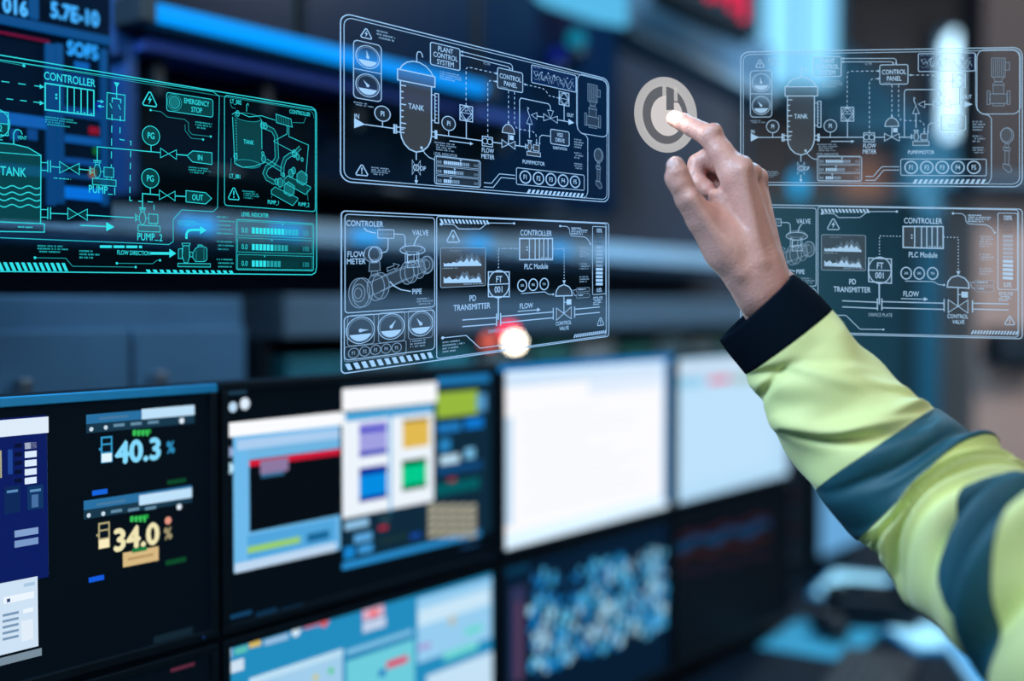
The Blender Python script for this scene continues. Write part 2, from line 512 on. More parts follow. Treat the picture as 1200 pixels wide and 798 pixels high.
# ------------------------------------------------------------------ far side of the room (upper right)
class FT:
    """a thing further back, its front face square to the room at depth y"""
    def __init__(self, name, px, py, d, **kw):
        self.p = at(px, py, d); self.d = d
        self.root = empty(name, tuple(self.p), **kw)
    def xz(self, px, py, d=None):
        q = at(px, py, d or self.d)
        return q[0] - self.p[0], q[2] - self.p[2]
    def box(self, mb, p0, p1, y0, y1, m, ch=0.0):
        x0, z0 = self.xz(*p0); x1, z1 = self.xz(*p1)
        return mb.box(min(x0, x1), max(x0, x1), y0, y1, min(z0, z1), max(z0, z1), m, ch)

# pale ceiling lamp panel (top centre) and its frame
w = FT('ceiling_lamp', 655, 20, 2.3, label='pale blue lit ceiling lamp panel at the top centre', cat='lamp')
mb = MB()
q = [w.xz(585, -60), w.xz(735, -60), w.xz(735, 28), w.xz(700, 22), w.xz(640, 2), w.xz(600, -12)]
mb.prism(q, 0.0, 0.03, glow(86, 186, 232)); mb.build('diffuser', w.root)
q2 = [w.xz(575, -70), w.xz(742, -70), w.xz(742, 34), w.xz(735, 32), w.xz(735, -62), w.xz(585, -62), w.xz(585, -10), w.xz(575, -14)]
mb = MB(); mb.prism(q2, -0.02, 0.05, M_duct); mb.build('frame', w.root)
# sloping duct under the ceiling
w = FT('air_duct', 800, 60, 2.7, label='grey air duct sloping down under the red sign', cat='duct')
q = [w.xz(730, -40), w.xz(800, -10), w.xz(905, 55), w.xz(905, 120), w.xz(860, 92), w.xz(735, 36)]
MB().prism(q, 0.0, 0.22, M_duct).build('duct_body', w.root)
q = [w.xz(735, 30), w.xz(905, 112), w.xz(905, 122), w.xz(735, 40)]
MB().prism(q, -0.02, 0.0, mat('duct_flange', lin(130, 146, 156), 0.6)).build('flange', w.root)
w = FT('led_sign', 838, 36, 2.5, label='black sign box with red light-dot display hanging at the top', cat='sign')
q = [w.xz(770, -50), w.xz(885, -50), w.xz(885, 40), w.xz(770, -10)]
MB().prism(q, 0.0, 0.12, M_black).build('housing', w.root)
for k, (x, y) in enumerate([(x, y) for x in range(806, 882, 13) for y in (-28, -16, -4, 8, 20)]):
    if y < -22 + (x - 790) * 0.52:
        x0, z0 = w.xz(x, y)
        MB().cyl((x0, -0.001, z0), (x0, -0.008, z0), 0.010, glow(240, 30, 80, 1.1), n=10).build('light_dot', w.root)
# bright tall window left of the tank panel's middle
w = FT('window_1', 935, 100, 6.2, label='tall pale blue glowing window above the right floating panel', kind='structure')
mb = MB(); w.box(mb, (893, 102), (977, -120), 0, 0.02, glow(130, 205, 245, 1.5)); mb.build('pane', w.root)
for p0, p1 in (((884, 112), (893, -120)), ((977, 112), (986, -120)), ((884, 112), (986, 102)), ((932, 102), (937, -120))):
    mb = MB(); w.box(mb, p0, p1, -0.03, 0.41, M_cyanp, 0.004); mb.build('window_bar', w.root)
w = FT('window_lit_bulkhead', 950, 120, 6.32, label='sloping ceiling bulkhead coloured pale blue for the window light, below the tall window', cat='bulkhead')
MB().prism([w.xz(800, 60), w.xz(880, 30), w.xz(1000, 60), w.xz(1090, 150), w.xz(1010, 158), w.xz(905, 114)], 0.0, 0.25, M_cyanp).build('fascia', w.root)  # window light falling on it is put into the pale blue
MB().prism([w.xz(800, 60), w.xz(905, 114), w.xz(1010, 158), w.xz(1010, 164), w.xz(905, 121), w.xz(800, 67)], -0.03, 0.0, M_duct).build('lower_edge', w.root)
# bright upright lamp
w = FT('upright_lamp', 1124, 165, 6.3, label='bright white upright wall lamp behind the right floating panel', cat='lamp')
x, zt = w.xz(1124, 56); _, zb2 = w.xz(1124, 160)
MB().cyl((0, 0, zb2), (0, 0, zt), 0.085, glow(190, 232, 255, 3.2), n=16).ball((0, 0, zt), 0.085, glow(190, 232, 255, 3.2), 12).build('tube', w.root, smooth=True)
MB().cyl((0, 0, zb2 - 0.06), (0, 0, zb2), 0.075, M_metal).build('socket', w.root, smooth=True)
MB().box(-0.09, 0.09, 0.08, 0.30, zb2 - 0.02, zt + 0.12, M_duct, 0.01).build('back_plate', w.root)
# blue cabinet under the upright lamp, brown board, pillar
w = FT('wall_cupboard', 1095, 245, 6.28, label='pale blue wall cupboard below the upright lamp', cat='cupboard')
mb = MB(); w.box(mb, (1060, 300), (1150, 160), 0, 0.3, M_cyanp, 0.01); mb.build('body', w.root)
mb = MB(); w.box(mb, (1064, 298), (1103, 164), -0.02, 0, M_cyanp, 0.005); d = mb.build('door', w.root)
mb = MB(); w.box(mb, (1107, 298), (1146, 164), -0.02, 0, M_cyanp, 0.005); d2 = mb.build('door', w.root)
for dd, xx in ((d, 1099), (d2, 1110)):
    mb = MB(); w.box(mb, (xx, 240), (xx + 2, 222), -0.035, -0.02, M_metal); mb.build('handle', dd)
w = FT('notice_board', 1030, 240, 6.57, label='brown notice board on the far wall', cat='board')
mb = MB(); w.box(mb, (985, 250), (1190, 182), 0, 0.03, M_brown, 0.004); mb.build('board', w.root)
for p0, p1 in (((980, 254), (1195, 249)), ((980, 184), (1195, 178)), ((980, 254), (986, 178)), ((1189, 254), (1195, 178))):
    mb = MB(); w.box(mb, p0, p1, -0.02, 0.03, M_duct); mb.build('board_frame', w.root)
w = FT('pillar', 1172, 915, 3.6, label='beige pillar at the right edge behind the raised arm', cat='pillar')
mb = MB(); w.box(mb, (1137, 886), (1300, 225), 0, 0.3, M_beige, 0.01); mb.build('shaft', w.root)
mb = MB(); w.box(mb, (1132, 915), (1306, 886), -0.02, 0.32, M_duct, 0.006); mb.build('plinth', w.root)
mb = MB(); w.box(mb, (1132, 225), (1306, 212), -0.02, 0.32, M_duct, 0.006); mb.build('capital', w.root)
w = FT('wall_speaker', 1185, 430, 3.45, label='black wall speaker box on the beige pillar', cat='speaker')
mb = MB(); w.box(mb, (1166, 428), (1235, 385), 0, 0.12, M_black, 0.02); mb.build('housing', w.root)
mb = MB(); w.box(mb, (1172, 424), (1230, 390), -0.006, 0, M_dark, 0.004); mb.build('grille', w.root)
w = FT('dark_column', 1185, 215, 3.4, label='dark steel column above the beige pillar', cat='column')
mb = MB(); w.box(mb, (1150, 214), (1300, -80), 0, 0.2, mat('dark_column_paint', lin(52, 46, 48), 0.7, noise=0.1), 0.01); mb.build('shaft', w.root)
mb = MB(); w.box(mb, (1146, 218), (1304, 206), -0.02, 0.22, M_duct, 0.004); mb.build('collar', w.root)
w = FT('teal_partition', 1060, 836, 4.2, label='teal office partition behind the raised hand', cat='partition')
mb = MB(); w.box(mb, (880, 836), (1062, 235), 0, 0.06, M_teal, 0.006); mb.build('panel', w.root)
mb = MB(); w.box(mb, (1066, 836), (1134, 250), 0, 0.06, mat('bright_teal_panel', lin(30, 140, 176), 0.6, noise=0.06, nscale=5), 0.006); mb.build('panel', w.root)
mb = MB(); w.box(mb, (1060, 836), (1068, 232), -0.02, 0.07, M_dark, 0.003); mb.build('post', w.root)
w = FT('hanging_lamp', 936, 232, 3.9, label='small cyan hanging lamp behind the right floating panel', cat='lamp')
x, zt = w.xz(936, 200); _, zb2 = w.xz(936, 232)
MB().ball((0, 0, (zt + zb2) / 2), 0.035, glow(20, 170, 235, 1.1), 14, (0.8, 0.8, 1.3)).build('bulb', w.root, smooth=True)
MB().cyl((0, 0, zt), (0, 0, zt + 0.05), 0.02, M_dark).cyl((0, 0, zt + 0.05), (0, 0, 3.3 - w.p[2]), 0.004, M_dark, n=6).build('cord', w.root)
w = FT('spot_lamp', 1182, 12, 4.4, label='small white ceiling spot lamp in the top right corner', cat='lamp')
MB().cyl((0, 0, 0), (0, 0, 0.08), 0.05, M_duct).build('can', w.root, smooth=True)
MB().cyl((0, 0, -0.008), (0, 0, 0), 0.045, glow(190, 240, 255, 1.6)).build('lens', w.root, smooth=True)
# ================================================================== control desk, monitor rack, monitors
DZ = -0.65
w = WT('control_desk', 1.2, -CAMZ, 0.0, label='long dark control room desk under the monitor rows', cat='desk')
MB().box(-1.75, 1.4, -0.50, 0.38, CAMZ + DZ - 0.035, CAMZ + DZ, M_desk, 0.004).build('worktop', w.root)
for x in (-1.6, -0.4, 0.8, 1.35):
    MB().box(x - 0.02, x + 0.02, -0.42, 0.34, 0, CAMZ + DZ - 0.035, M_dark, 0.003).build('leg', w.root)
MB().box(-1.6, 1.35, 0.20, 0.22, 0.2, CAMZ + DZ - 0.035, M_dark).build('modesty_panel', w.root)
w = WT('monitor_rack', 1.0, DZ, -0.07, label='black steel rack holding the two rows of monitors', cat='rack')
for x in (-1.0, -0.54, -0.08, 0.39):
    MB().box(x - 0.018, x + 0.018, 0.0, 0.03, 0, 0.53, M_black, 0.002).build('post', w.root)
for zc in (0.16, 0.44):
    MB().box(-1.23, 0.62, 0.03, 0.05, zc - 0.02, zc + 0.02, M_black, 0.002).build('rail', w.root)
MB().box(-1.25, 0.63, -0.05, 0.09, 0.0, 0.012, M_black, 0.002).build('foot_plate', w.root)

TOP, MID1, MID2, BOT = -0.079, -0.343, -0.350, -0.612
COLS = [(-0.235, 0.2275), (0.233, 0.690), (0.696, 1.156), (1.164, 1.625), (1.72, 2.11, -0.20, -0.625), (2.14, 2.44, -0.36, -0.625)]
def monitor(col, row, label, base=(2, 9, 18), es=1.0, edge=None, o=0.0):
    t0, t1 = COLS[col][:2]
    zt, zb = COLS[col][2:] if len(COLS[col]) > 2 else ((TOP, MID1) if row == 0 else (MID2, BOT))
    w = WT('monitor', (t0 + t1) / 2, zb, o, label=label, cat='monitor', group='desk monitors in the rack')
    hw, h = (t1 - t0) / 2, zt - zb
    bz = 0.009
    MB().box(-hw, hw, 0.0, 0.035, 0, h, M_black, 0.003).build('housing', w.root)
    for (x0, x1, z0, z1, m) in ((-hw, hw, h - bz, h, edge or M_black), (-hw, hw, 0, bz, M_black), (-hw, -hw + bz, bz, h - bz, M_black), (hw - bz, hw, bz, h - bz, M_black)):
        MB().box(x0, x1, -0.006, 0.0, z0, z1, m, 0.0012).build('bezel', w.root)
    MB().box(-0.04, 0.04, 0.035, 0.06, h * 0.35, h * 0.65, M_dark, 0.002).build('mount_plate', w.root)
    MB().ball((hw - 0.02, -0.0062, bz / 2), 0.0015, glow(20, 60, 120, 0.6), 8).build('power_light', w.root)
    s = MB().box(-hw + bz, hw - bz, -0.001, 0.0, bz, h - bz, glow(*base, es)).build('screen', w.root)
    w.screen = s
    if len(COLS[col]) > 2:
        MB().box(-0.07, 0.07, -0.03, 0.09, DZ - zb, DZ - zb + 0.01, M_dark, 0.002).box(-0.02, 0.02, 0.06, 0.075, DZ - zb + 0.01, h * 0.6, M_dark).build('stand', w.root)
    w.clip = (-hw + bz, hw - bz, bz, h - bz)
    return w
def put(w, name, items, lay=1, each=False):
    """flat screen content: items are (kind, ...) given in photo pixels"""
    mb = MB()
    o = w.o + 0.001 + 0.0003 * lay
    for k, it in enumerate(items):
        oo = o + 0.00003 * k
        if it[0] == 'r':
            w.rect(mb, it[1], it[2], oo, glow(*it[3]), it[4] if len(it) > 4 else None, w.clip)
        elif it[0] == 'd':
            w.disc(mb, it[1], it[2], oo, glow(*it[3]))
        elif it[0] == 't':
            w.text(mb, it[1], it[2], it[3], oo, glow(*it[4]), *(it[5:] if len(it) > 5 else ()))
        if each and mb.v:
            mb.build(name, w.screen)
            mb = MB()
    if mb.v:
        mb.build(name, w.screen)
R = lambda a, b, c, d, col, ref=None: ('r', (a, b), (c, d), col, ref)
rnd = random.Random(3)

# --- column 0, top: dark screen with two level readouts
w = monitor(0, 0, 'dark monitor at the left showing 40.3 percent and 34.0 percent', (2, 10, 20), edge=M_blueedge)  # blue top bezel carries the lamp light from above as colour
put(w, 'blue_window', [R(-170, 486, 57, 676, (8, 26, 96), 57), R(-170, 488, 57, 507, (222, 236, 250), 57), R(55, 505, 57, 675, (120, 170, 215))])
put(w, 'field_column', [R(29, 519 + 10.3 * k, 43, 526.5 + 10.3 * k, (220, 235, 255)) for k in range(5)] + [R(17, 520 + 10.3 * k, 26, 525 + 10.3 * k, (4, 14, 50)) for k in range(5)])
put(w, 'small_panel', [R(5, 571, 24, 603, (10, 40, 90)), R(32, 570, 51, 598, (14, 52, 100)), R(8, 575, 21, 578, (90, 140, 190)), R(35, 574, 48, 577, (90, 140, 190)), R(37, 580, 45, 595, (70, 110, 160))], 2, each=True)
put(w, 'button', [R(17, 622, 45, 630, (130, 160, 205)), R(17, 634, 45, 642, (120, 152, 200))], 2, each=True)
put(w, 'side_field', [R(0, 528, 2, 560, (190, 190, 150)), R(9, 527, 15, 556, (30, 70, 150))], 2, each=True)
put(w, 'white_dialog', [R(-170, 675, 45, 757, (206, 226, 245), 45), R(-170, 759, 49, 768, (120, 140, 155), 49), R(28, 684, 41, 688, (170, 200, 225)), R(4, 700, 40, 708, (235, 245, 255)), R(8, 702, 12, 706, (30, 60, 110)),
                        R(27, 714, 39, 719, (235, 245, 255)), R(25, 728, 39, 752, (225, 238, 250))] + [R(3, 720 + 7 * k, 22, 723 + 7 * k, (120, 150, 180)) for k in range(5)], 2)
def level(yc, dx, digits, main, bar, green, lit):
    s = yc - 527
    put(w, 'title_bar', [R(101 + dx, 486 + s, 228 + dx, 497 + s, (40, 110, 160)), R(101 + dx, 497 + s, 228 + dx, 508 + s, (22, 54, 74)), R(166 + dx, 479.5 + s, 228 + dx, 491.5 + s, (190, 225, 250))]
        + [('d', (107 + dx, 503 + s), 2.6, (200, 220, 235)), ('d', (124 + dx, 501 + s), 2.6, (200, 220, 235)), ('d', (213 + dx, 493 + s), 3.4, (225, 238, 250))]
        + [R(133 + dx + 20 * k, 497 + s - 1.7 * k, 146 + dx + 20 * k, 500.5 + s - 1.7 * k, (100, 140, 165)) for k in range(3)]
        + [R(116 + dx, 489 + s, 150 + dx, 492 + s, (70, 120, 160))])
    put(w, 'green_caption', [R(155 + dx, 505 + s, 177 + dx, 510 + s, (30, 150, 60))] + [R(156 + dx + 5 * k, 504 + s, 159 + dx + 5 * k, 511 + s, (60, 190, 90)) for k in range(4)])
    put(w, 'level_readout', [('t', digits, (163 + dx, 528 + s), 24, main, 1.02, 0.06)])
    put(w, 'percent_sign', [('t', '%', (200 + dx, 524 + s), 13, bar, 0.85, 0.04)])
    put(w, 'tank_icon', [R(118 + dx, 512 + s, 132 + dx, 543 + s, bar), R(120 + dx, 514 + s, 130 + dx, 520 + s, (4, 16, 28)), R(120 + dx, 522 + s, 130 + dx, 530 + s, (4, 16, 28)), R(116 + dx, 525 + s, 118 + dx, 528 + s, bar), R(119 + dx, 532 + s, 131 + dx, 542 + s, lit)])
level(527, 0, '40.3', (130, 215, 250), (50, 150, 200), None, (225, 245, 255))
level(628, -3, '34.0', (236, 226, 178), (170, 160, 120), None, (250, 236, 190))
put(w, 'order_button', [R(144, 648, 186, 665, (214, 184, 130)), R(150, 654, 180, 657, (180, 150, 100))])
put(w, 'blue_caption', [R(108, 575, 126, 581, (20, 100, 220)), R(104, 677, 122, 683, (16, 90, 220))], each=True)
put(w, 'green_caption', [R(196, 563, 218, 568, (10, 70, 40)), R(194, 657, 218, 663, (10, 70, 40)), R(155, 643, 172, 648, (20, 120, 60))], each=True)
put(w, 'alarm_dot', [('d', (197, 610), 4.5, (225, 150, 130))])
put(w, 'dim_bar', [R(180, 746, 226, 755, (16, 36, 48))])

# --- column 1, top: windows
w = monitor(1, 0, 'monitor with white window, red bar and coloured mimic tiles', (2, 9, 18))
put(w, 'desktop_icon', [('d', (273, 477), 6, (190, 220, 245)), ('d', (287, 473), 7, (225, 240, 255)), R(266, 456, 289, 463, (30, 60, 80)), ('d', (269, 530), 6, (150, 170, 210)), ('d', (268, 549), 7, (190, 230, 250)), ('d', (265, 697), 6, (200, 215, 225)), R(260, 705, 270, 708, (90, 110, 120))], each=True)
put(w, 'report_window', [R(273, 512, 399, 672, (110, 185, 235)), R(264, 496, 401, 513, (250, 252, 255)), R(278, 516, 398, 528, (170, 205, 240)), R(291, 527, 398, 536, (110, 180, 225)),
                         R(292, 539, 399, 624, (3, 8, 16)), R(292, 540, 399, 547, (214, 22, 56)), R(305, 540, 338, 556, (140, 120, 160)), R(306, 556, 333, 560, (50, 110, 150)),
                         R(290, 628, 394, 656, (80, 165, 220)), R(290, 641, 352, 649, (150, 205, 110)), R(360, 626, 386, 636, (20, 100, 150)), R(275, 661, 394, 672, (190, 215, 240))])
put(w, 'mimic_window', [R(401, 452, 576, 666, (12, 40, 58)), R(401, 456, 512, 482, (250, 252, 255)), R(401, 484, 508, 608, (236, 244, 252)), R(405, 484, 508, 494, (60, 160, 215)), R(512, 442, 574, 452, (30, 120, 180)), R(401, 660, 563, 668, (40, 140, 205))], 2)
put(w, 'mimic_tile', [R(421, 496, 454, 536, (160, 160, 225)), R(421, 502, 454, 508, (60, 60, 200)), R(421, 530, 454, 536, (40, 50, 180)), R(421, 549, 454, 589, (0, 140, 225)), R(421, 549, 454, 558, (10, 40, 150)), R(421, 583, 454, 589, (10, 40, 150)),
                      R(472, 492, 503, 526, (225, 185, 80)), R(472, 492, 503, 496, (150, 120, 40)), R(471, 540, 500, 574, (0, 200, 140)), R(471, 540, 500, 547, (0, 90, 40)), R(471, 570, 500, 576, (0, 100, 60)), R(456, 486, 459, 600, (70, 170, 220))], 3, each=True)
put(w, 'control_column', [R(512, 461, 560, 490, (150, 185, 60)), R(559, 462, 570, 482, (80, 150, 200)), R(513, 497, 540, 508, (30, 120, 190)), R(545, 491, 566, 503, (10, 120, 210)), R(515, 515, 528, 530, (40, 130, 190)), R(516, 535, 538, 545, (190, 225, 245)),
                          R(545, 526, 556, 538, (120, 190, 230)), R(512, 548, 565, 558, (14, 70, 120)), R(510, 568, 562, 582, (0, 90, 96)), R(525, 561, 534, 565, (160, 20, 40))], 3, each=True)
put(w, 'keypad', [R(502 + 11.5 * i, 592 + 8.2 * j, 511.5 + 11.5 * i, 598 + 8.2 * j, (176, 172, 150)) for i in range(5) for j in range(5)], 3)
put(w, 'tool_button', [R(404, 612, 432, 622, (140, 190, 225)), R(415, 627, 436, 637, (90, 165, 220)), R(403, 642, 416, 656, (20, 130, 205)), R(420, 640, 437, 650, (60, 150, 215)), R(444, 617, 454, 622, (170, 40, 60)), R(446, 607, 457, 613, (40, 70, 80)), R(481, 626, 493, 632, (20, 70, 160)), R(445, 632, 478, 638, (24, 50, 54))], 3, each=True)
put(w, 'taskbar', [R(258, 722, 263, 727, (30, 110, 180)), R(266, 722, 295, 727, (16, 64, 100))] + [R(300 + 30 * k, 718 - 4.6 * k, 325 + 30 * k, 723 - 4.6 * k, (12, 48, 76)) for k in range(5)], each=True)
put(w, 'brand_mark', [R(540, 640, 560, 644, (20, 56, 90))])

# --- column 2, top: white page
w = monitor(2, 0, 'brightest monitor with an almost blank white page', (214, 236, 252), 1.15, edge=glow(0, 120, 190))  # top bezel glows in place of the screen light on it
put(w, 'page', [R(588, 455, 776, 628, (252, 252, 255))])
put(w, 'page_header', [R(586, 441, 778, 455, (205, 228, 250)), R(690, 447, 776, 462, (225, 238, 255))])
put(w, 'page_sidebar', [R(586, 490, 601, 618, (196, 222, 246))], 2)
put(w, 'blue_border', [R(581, 438, 585, 640, (60, 180, 245)), R(779, 423, 783, 588, (0, 130, 200))], 2, each=True)
put(w, 'text_row', [R(612 + 4 * (k % 2), 486 + 14 * k, 612 + rnd.randint(60, 150), 489 + 14 * k, (236, 242, 250)) for k in range(9)], 2, each=True)

# --- column 3, top: pale page with red heading
w = monitor(3, 0, 'pale blue monitor with small red heading beside the jacket cuff', (182, 222, 250), 1.0)
put(w, 'page_header', [R(790, 428, 912, 440, (205, 222, 240)), R(794, 443, 822, 455, (150, 205, 235)), R(858, 440, 886, 450, (170, 195, 190))])
put(w, 'red_heading', [R(830, 443, 856, 450, (236, 90, 110))], 2)
put(w, 'page', [R(795, 458, 905, 572, (190, 226, 252))])

# --- two narrow monitors standing beyond the rack
w = monitor(4, 0, 'narrow dark monitor with faint coloured list, half hidden by the sleeve', (4, 12, 20), o=-0.16)
put(w, 'status_list', [R(921, 540 + 14 * k, 930, 548 + 14 * k, ((60, 26, 40), (20, 60, 84), (50, 50, 60))[k % 3]) for k in range(9)], each=True)
w = monitor(5, 0, 'narrow monitor with pale blue page behind the sleeve band', (60, 120, 175), o=-0.16)
put(w, 'page', [R(940, 560, 1020, 676, (104, 168, 218))])
put(w, 'page_footer', [R(940, 678, 1020, 690, (40, 96, 140))])

# --- column 0, bottom
w = monitor(0, 1, 'lower left monitor with a pale blue title bar just in view', (3, 12, 22))
put(w, 'title_bar', [R(-60, 783, 238, 764, (60, 160, 215)), R(150, 772, 236, 768, (170, 215, 245))])
put(w, 'window', [R(-60, 786, 238, 845, (6, 26, 44)), R(200, 788, 228, 784, (90, 40, 60))])

# --- column 1, bottom: lit colourful page
w = monitor(1, 1, 'lower monitor with pale blue page and small coloured icons', (34, 140, 190))
put(w, 'title_bar', [R(255, 752, 578, 658, (0, 150, 225))])
put(w, 'icon_row', [R(257, 760, 272, 775, (170, 205, 235)), R(275, 760, 290, 768, (90, 190, 180)), R(292, 752, 306, 760, (220, 190, 100)), R(310, 750, 338, 757, (150, 190, 225)), ('d', (347, 739), 7, (215, 235, 250)), R(356, 738, 386, 730, (200, 120, 150)), ('d', (380, 730), 5, (230, 90, 90)), R(259, 779, 286, 793, (205, 225, 242))], 2, each=True)
put(w, 'alarm_icon', [R(424, 706, 451, 716, (150, 190, 225)), R(425, 716, 450, 728, (225, 170, 190)), ('d', (438, 719), 5, (245, 90, 90)), R(425, 730, 452, 742, (195, 210, 235))], 2)
put(w, 'pale_window', [R(292, 800, 402, 850, (160, 205, 235)), R(292, 795, 402, 803, (190, 225, 245)), ('d', (388, 786), 4, (60, 200, 120)), ('d', (370, 794), 4, (210, 200, 110))], 2)
put(w, 'centre_window', [R(406, 775, 486, 845, (110, 205, 220)), R(406, 762, 484, 768, (130, 195, 230)), R(406, 771, 484, 774, (0, 110, 170)), R(453, 776, 478, 784, (225, 30, 90)), R(444, 786, 452, 794, (0, 110, 190))], 2)
put(w, 'map_window', [R(489, 702, 576, 778, (150, 205, 240)), R(490, 715, 574, 735, (200, 230, 248)), ('d', (530, 727), 6, (190, 190, 175)), R(545, 738, 565, 745, (90, 220, 200)), R(490, 757, 505, 763, (170, 150, 210)), R(520, 765, 560, 775, (110, 215, 210))], 2)
put(w, 'lower_page', [R(500, 792, 580, 845, (196, 226, 246))], 3)

# --- column 2, bottom: camera wall of blurred tiles
w = monitor(2, 1, 'lower monitor filled with bluish blurred image tiles', (4, 26, 48))
items = []
for i in range(23):
    for j in range(15):
        x = 624 + i * 7 + rnd.uniform(-3, 3)
        y = 672 + j * 8.4 - (x - 622) * 0.27 + rnd.uniform(-3, 3)
        if y > 640 + (1 - (x - 622) / 160) * 30 and rnd.random() < (0.45 if j < 5 and i < 12 else 0.86) and y < 790 - (x - 622) * 0.33:
            c = rnd.choice([(50, 150, 205), (100, 190, 230), (165, 212, 235), (10, 120, 190), (70, 165, 215), (30, 100, 160), (140, 180, 210)])
            s = rnd.uniform(3.2, 7)
            items.append(('d', (x, y), s, c))
put(w, 'image_tiles', items)
put(w, 'tool_strip', [R(598, 690, 616, 800, (44, 50, 84)), R(604, 706, 612, 800, (80, 56, 84)), R(593, 662, 620, 676, (8, 52, 80)), R(760, 720, 780, 742, (50, 150, 205))], each=True)

# --- column 3 and 4, bottom
w = monitor(3, 1, 'dark lower monitor with faint blue and red curves', (6, 12, 20))
mb = MB()
for k, (col, off, amp) in enumerate((((14, 56, 92), 0, 5), ((52, 26, 26), 16, 3), ((44, 18, 30), -9, 3), ((30, 20, 34), 34, 2))):
    pts = [(790 + 8 * i, 640 - 1.9 * i + off + amp * math.sin(i * 1.3 + k)) for i in range(15)]
    for p, q in zip(pts[:-1], pts[1:]):
        hgt = 6 if k == 0 else 3
        vs = []
        for a_, dy in ((p, -hgt), (q, -hgt), (q, hgt), (p, hgt)):
            t_, z_ = wtz(a_[0], a_[1] + dy, 0.0016)
            vs.append((t_ - w.t, -0.0016 - 0.00002 * k, z_ - w.z))
        mb.raw(vs, [(0, 1, 2, 3)], glow(*col))
mb.build('trend_curves', w.screen)
# ------------------------------------------------------------------ things lying on the desk (lower right)
def dk(px, py, z=DZ):
    r = FWD + (px - CX) / FPX * RGT - (py - CY) / FPX * UPV
    s = z / r[2]
    return C0 + s * r
def desk_thing(name, px, py, ang, **kw):
    p = dk(px, py)
    return empty(name, tuple(p), ang, **kw)
M_key = mat('key_plastic', (0.012, 0.018, 0.024), 0.5)
def keyboard(px, py, ang, label, cbody, ckey):
    e = desk_thing('keyboard', px, py, ang, label=label, cat='keyboard', group='keyboards on the desk')
    MB().box(-0.215, 0.215, -0.068, 0.068, 0.0, 0.014, cbody, 0.004).build('keyboard_body', e)
    rows = ((0.046, 15, 0.0), (0.026, 14, 0.005), (0.006, 13, 0.01), (-0.014, 12, 0.016))
    kx = None
    for zz, n, off in rows:
        for i in range(n):
            x = -0.2 + off + i * 0.0262
            if kx is None:
                kx = MB().box(-0.0115, 0.0115, -0.0085, 0.0085, 0, 0.006, ckey, 0.0015)
                k = kx.build('key', e); me = k.data
            else:
                k = bpy.data.objects.new('key', me); COL.objects.link(k); k.parent = e
            k.location = (x, zz, 0.014)
    MB().box(-0.09, 0.07, -0.045, -0.029, 0.014, 0.019, ckey, 0.0015).build('space_bar', e)
M_pale = mat('pale_plastic', lin(150, 205, 230), 0.4)
M_padm = mat('mouse_pad_cloth', lin(50, 150, 180), 0.85, noise=0.1, nscale=80)
M_paper = mat('paper', lin(205, 232, 245), 0.85, noise=0.03, nscale=8)
keyboard(1012, 812, ANG + 0.2, 'black keyboard at the front of the desk beside the mouse pad', M_black, M_key)
keyboard(1178, 800, ANG + 0.5, 'pale blue keyboard at the right front of the desk', M_pale, mat('pale_key', lin(90, 180, 225), 0.5))
e = desk_thing('mouse_pad', 965, 750, ANG + 0.1, label='teal mouse pad on the desk under the black mouse', cat='mouse pad')
MB().box(-0.12, 0.12, -0.09, 0.09, 0, 0.004, M_padm, 0.0015).build('pad', e)
MB().box(-0.12, 0.12, -0.09, -0.084, 0.004, 0.0046, M_dark).build('stitched_edge', e)
p = dk(972, 748)
e = empty('computer_mouse', (p[0], p[1], p[2] + 0.005), ANG + 0.9, label='black computer mouse on the teal mouse pad', cat='mouse')
MB().ball((0, 0, 0.0225), 0.03, M_black, 18, (1.9, 1.05, 0.75)).build('shell', e, smooth=True)
MB().cyl((0.03, -0.004, 0.040), (0.03, 0.004, 0.040), 0.006, M_metal, n=12).build('scroll_wheel', e)
MB().tube([(0.05, 0, 0.012), (0.12, 0.02, 0.002), (0.2, 0.06, 0.002)], 0.002, M_black, 6).build('cable', e)
for px, py, an, sx, sy, lab in ((1000, 690, 0.2, 0.13, 0.075, 'bright paper given its own glow, lying on the desk below the sleeve band'), (1084, 750, 0.75, 0.09, 0.06, 'smaller bright paper given its own glow near the black desk phone')):
    e = desk_thing('glowing_paper', px, py, ANG + an, label=lab, cat='glowing_paper', group='papers given a glow on the desk')
    MB().box(-sx, sx, -sy, sy, 0, 0.009, M_blueedge, 0.003).build('paper_backing', e)
    MB().box(-sx + 0.012, sx - 0.012, -sy + 0.01, sy - 0.01, 0.009, 0.0096, glow(150, 218, 250, 1.5)).build('screen', e)  # lamp light on the paper, put in as a glowing sheet
    MB().cyl((sx - 0.006, 0, 0.009), (sx - 0.006, 0, 0.0098), 0.003, M_dark, n=12).build('side_dot', e)
e = desk_thing('desk_phone', 1018, 724, ANG + 0.4, label='black desk phone with handset between the two bright papers', cat='phone')
MB().prism([(-0.10, 0), (0.10, 0), (0.10, 0.03), (-0.10, 0.055)], -0.09, 0.09, M_black).build('phone_body', e)
MB().box(-0.03, 0.09, -0.08, -0.005, 0.034, 0.045, M_dark, 0.003).build('button_pad', e)
MB().tube([(-0.07, -0.09, 0.06), (-0.07, -0.05, 0.075), (-0.07, 0.05, 0.075), (-0.07, 0.09, 0.06)], 0.016, M_black, 10).build('handset', e, smooth=True)
# ================================================================== floating see-through display panels
def homog(src, dst):
    A = []
    for (x, y), (u, v) in zip(src, dst):
        A.append([x, y, 1, 0, 0, 0, -u * x, -u * y, -u])
        A.append([0, 0, 0, x, y, 1, -v * x, -v * y, -v])
    _, _, vt = np.linalg.svd(np.array(A, float))
    return vt[-1].reshape(3, 3)
def hap(H, p):
    q = H @ np.array([p[0], p[1], 1.0])
    return (q[0] / q[2], q[1] / q[2])

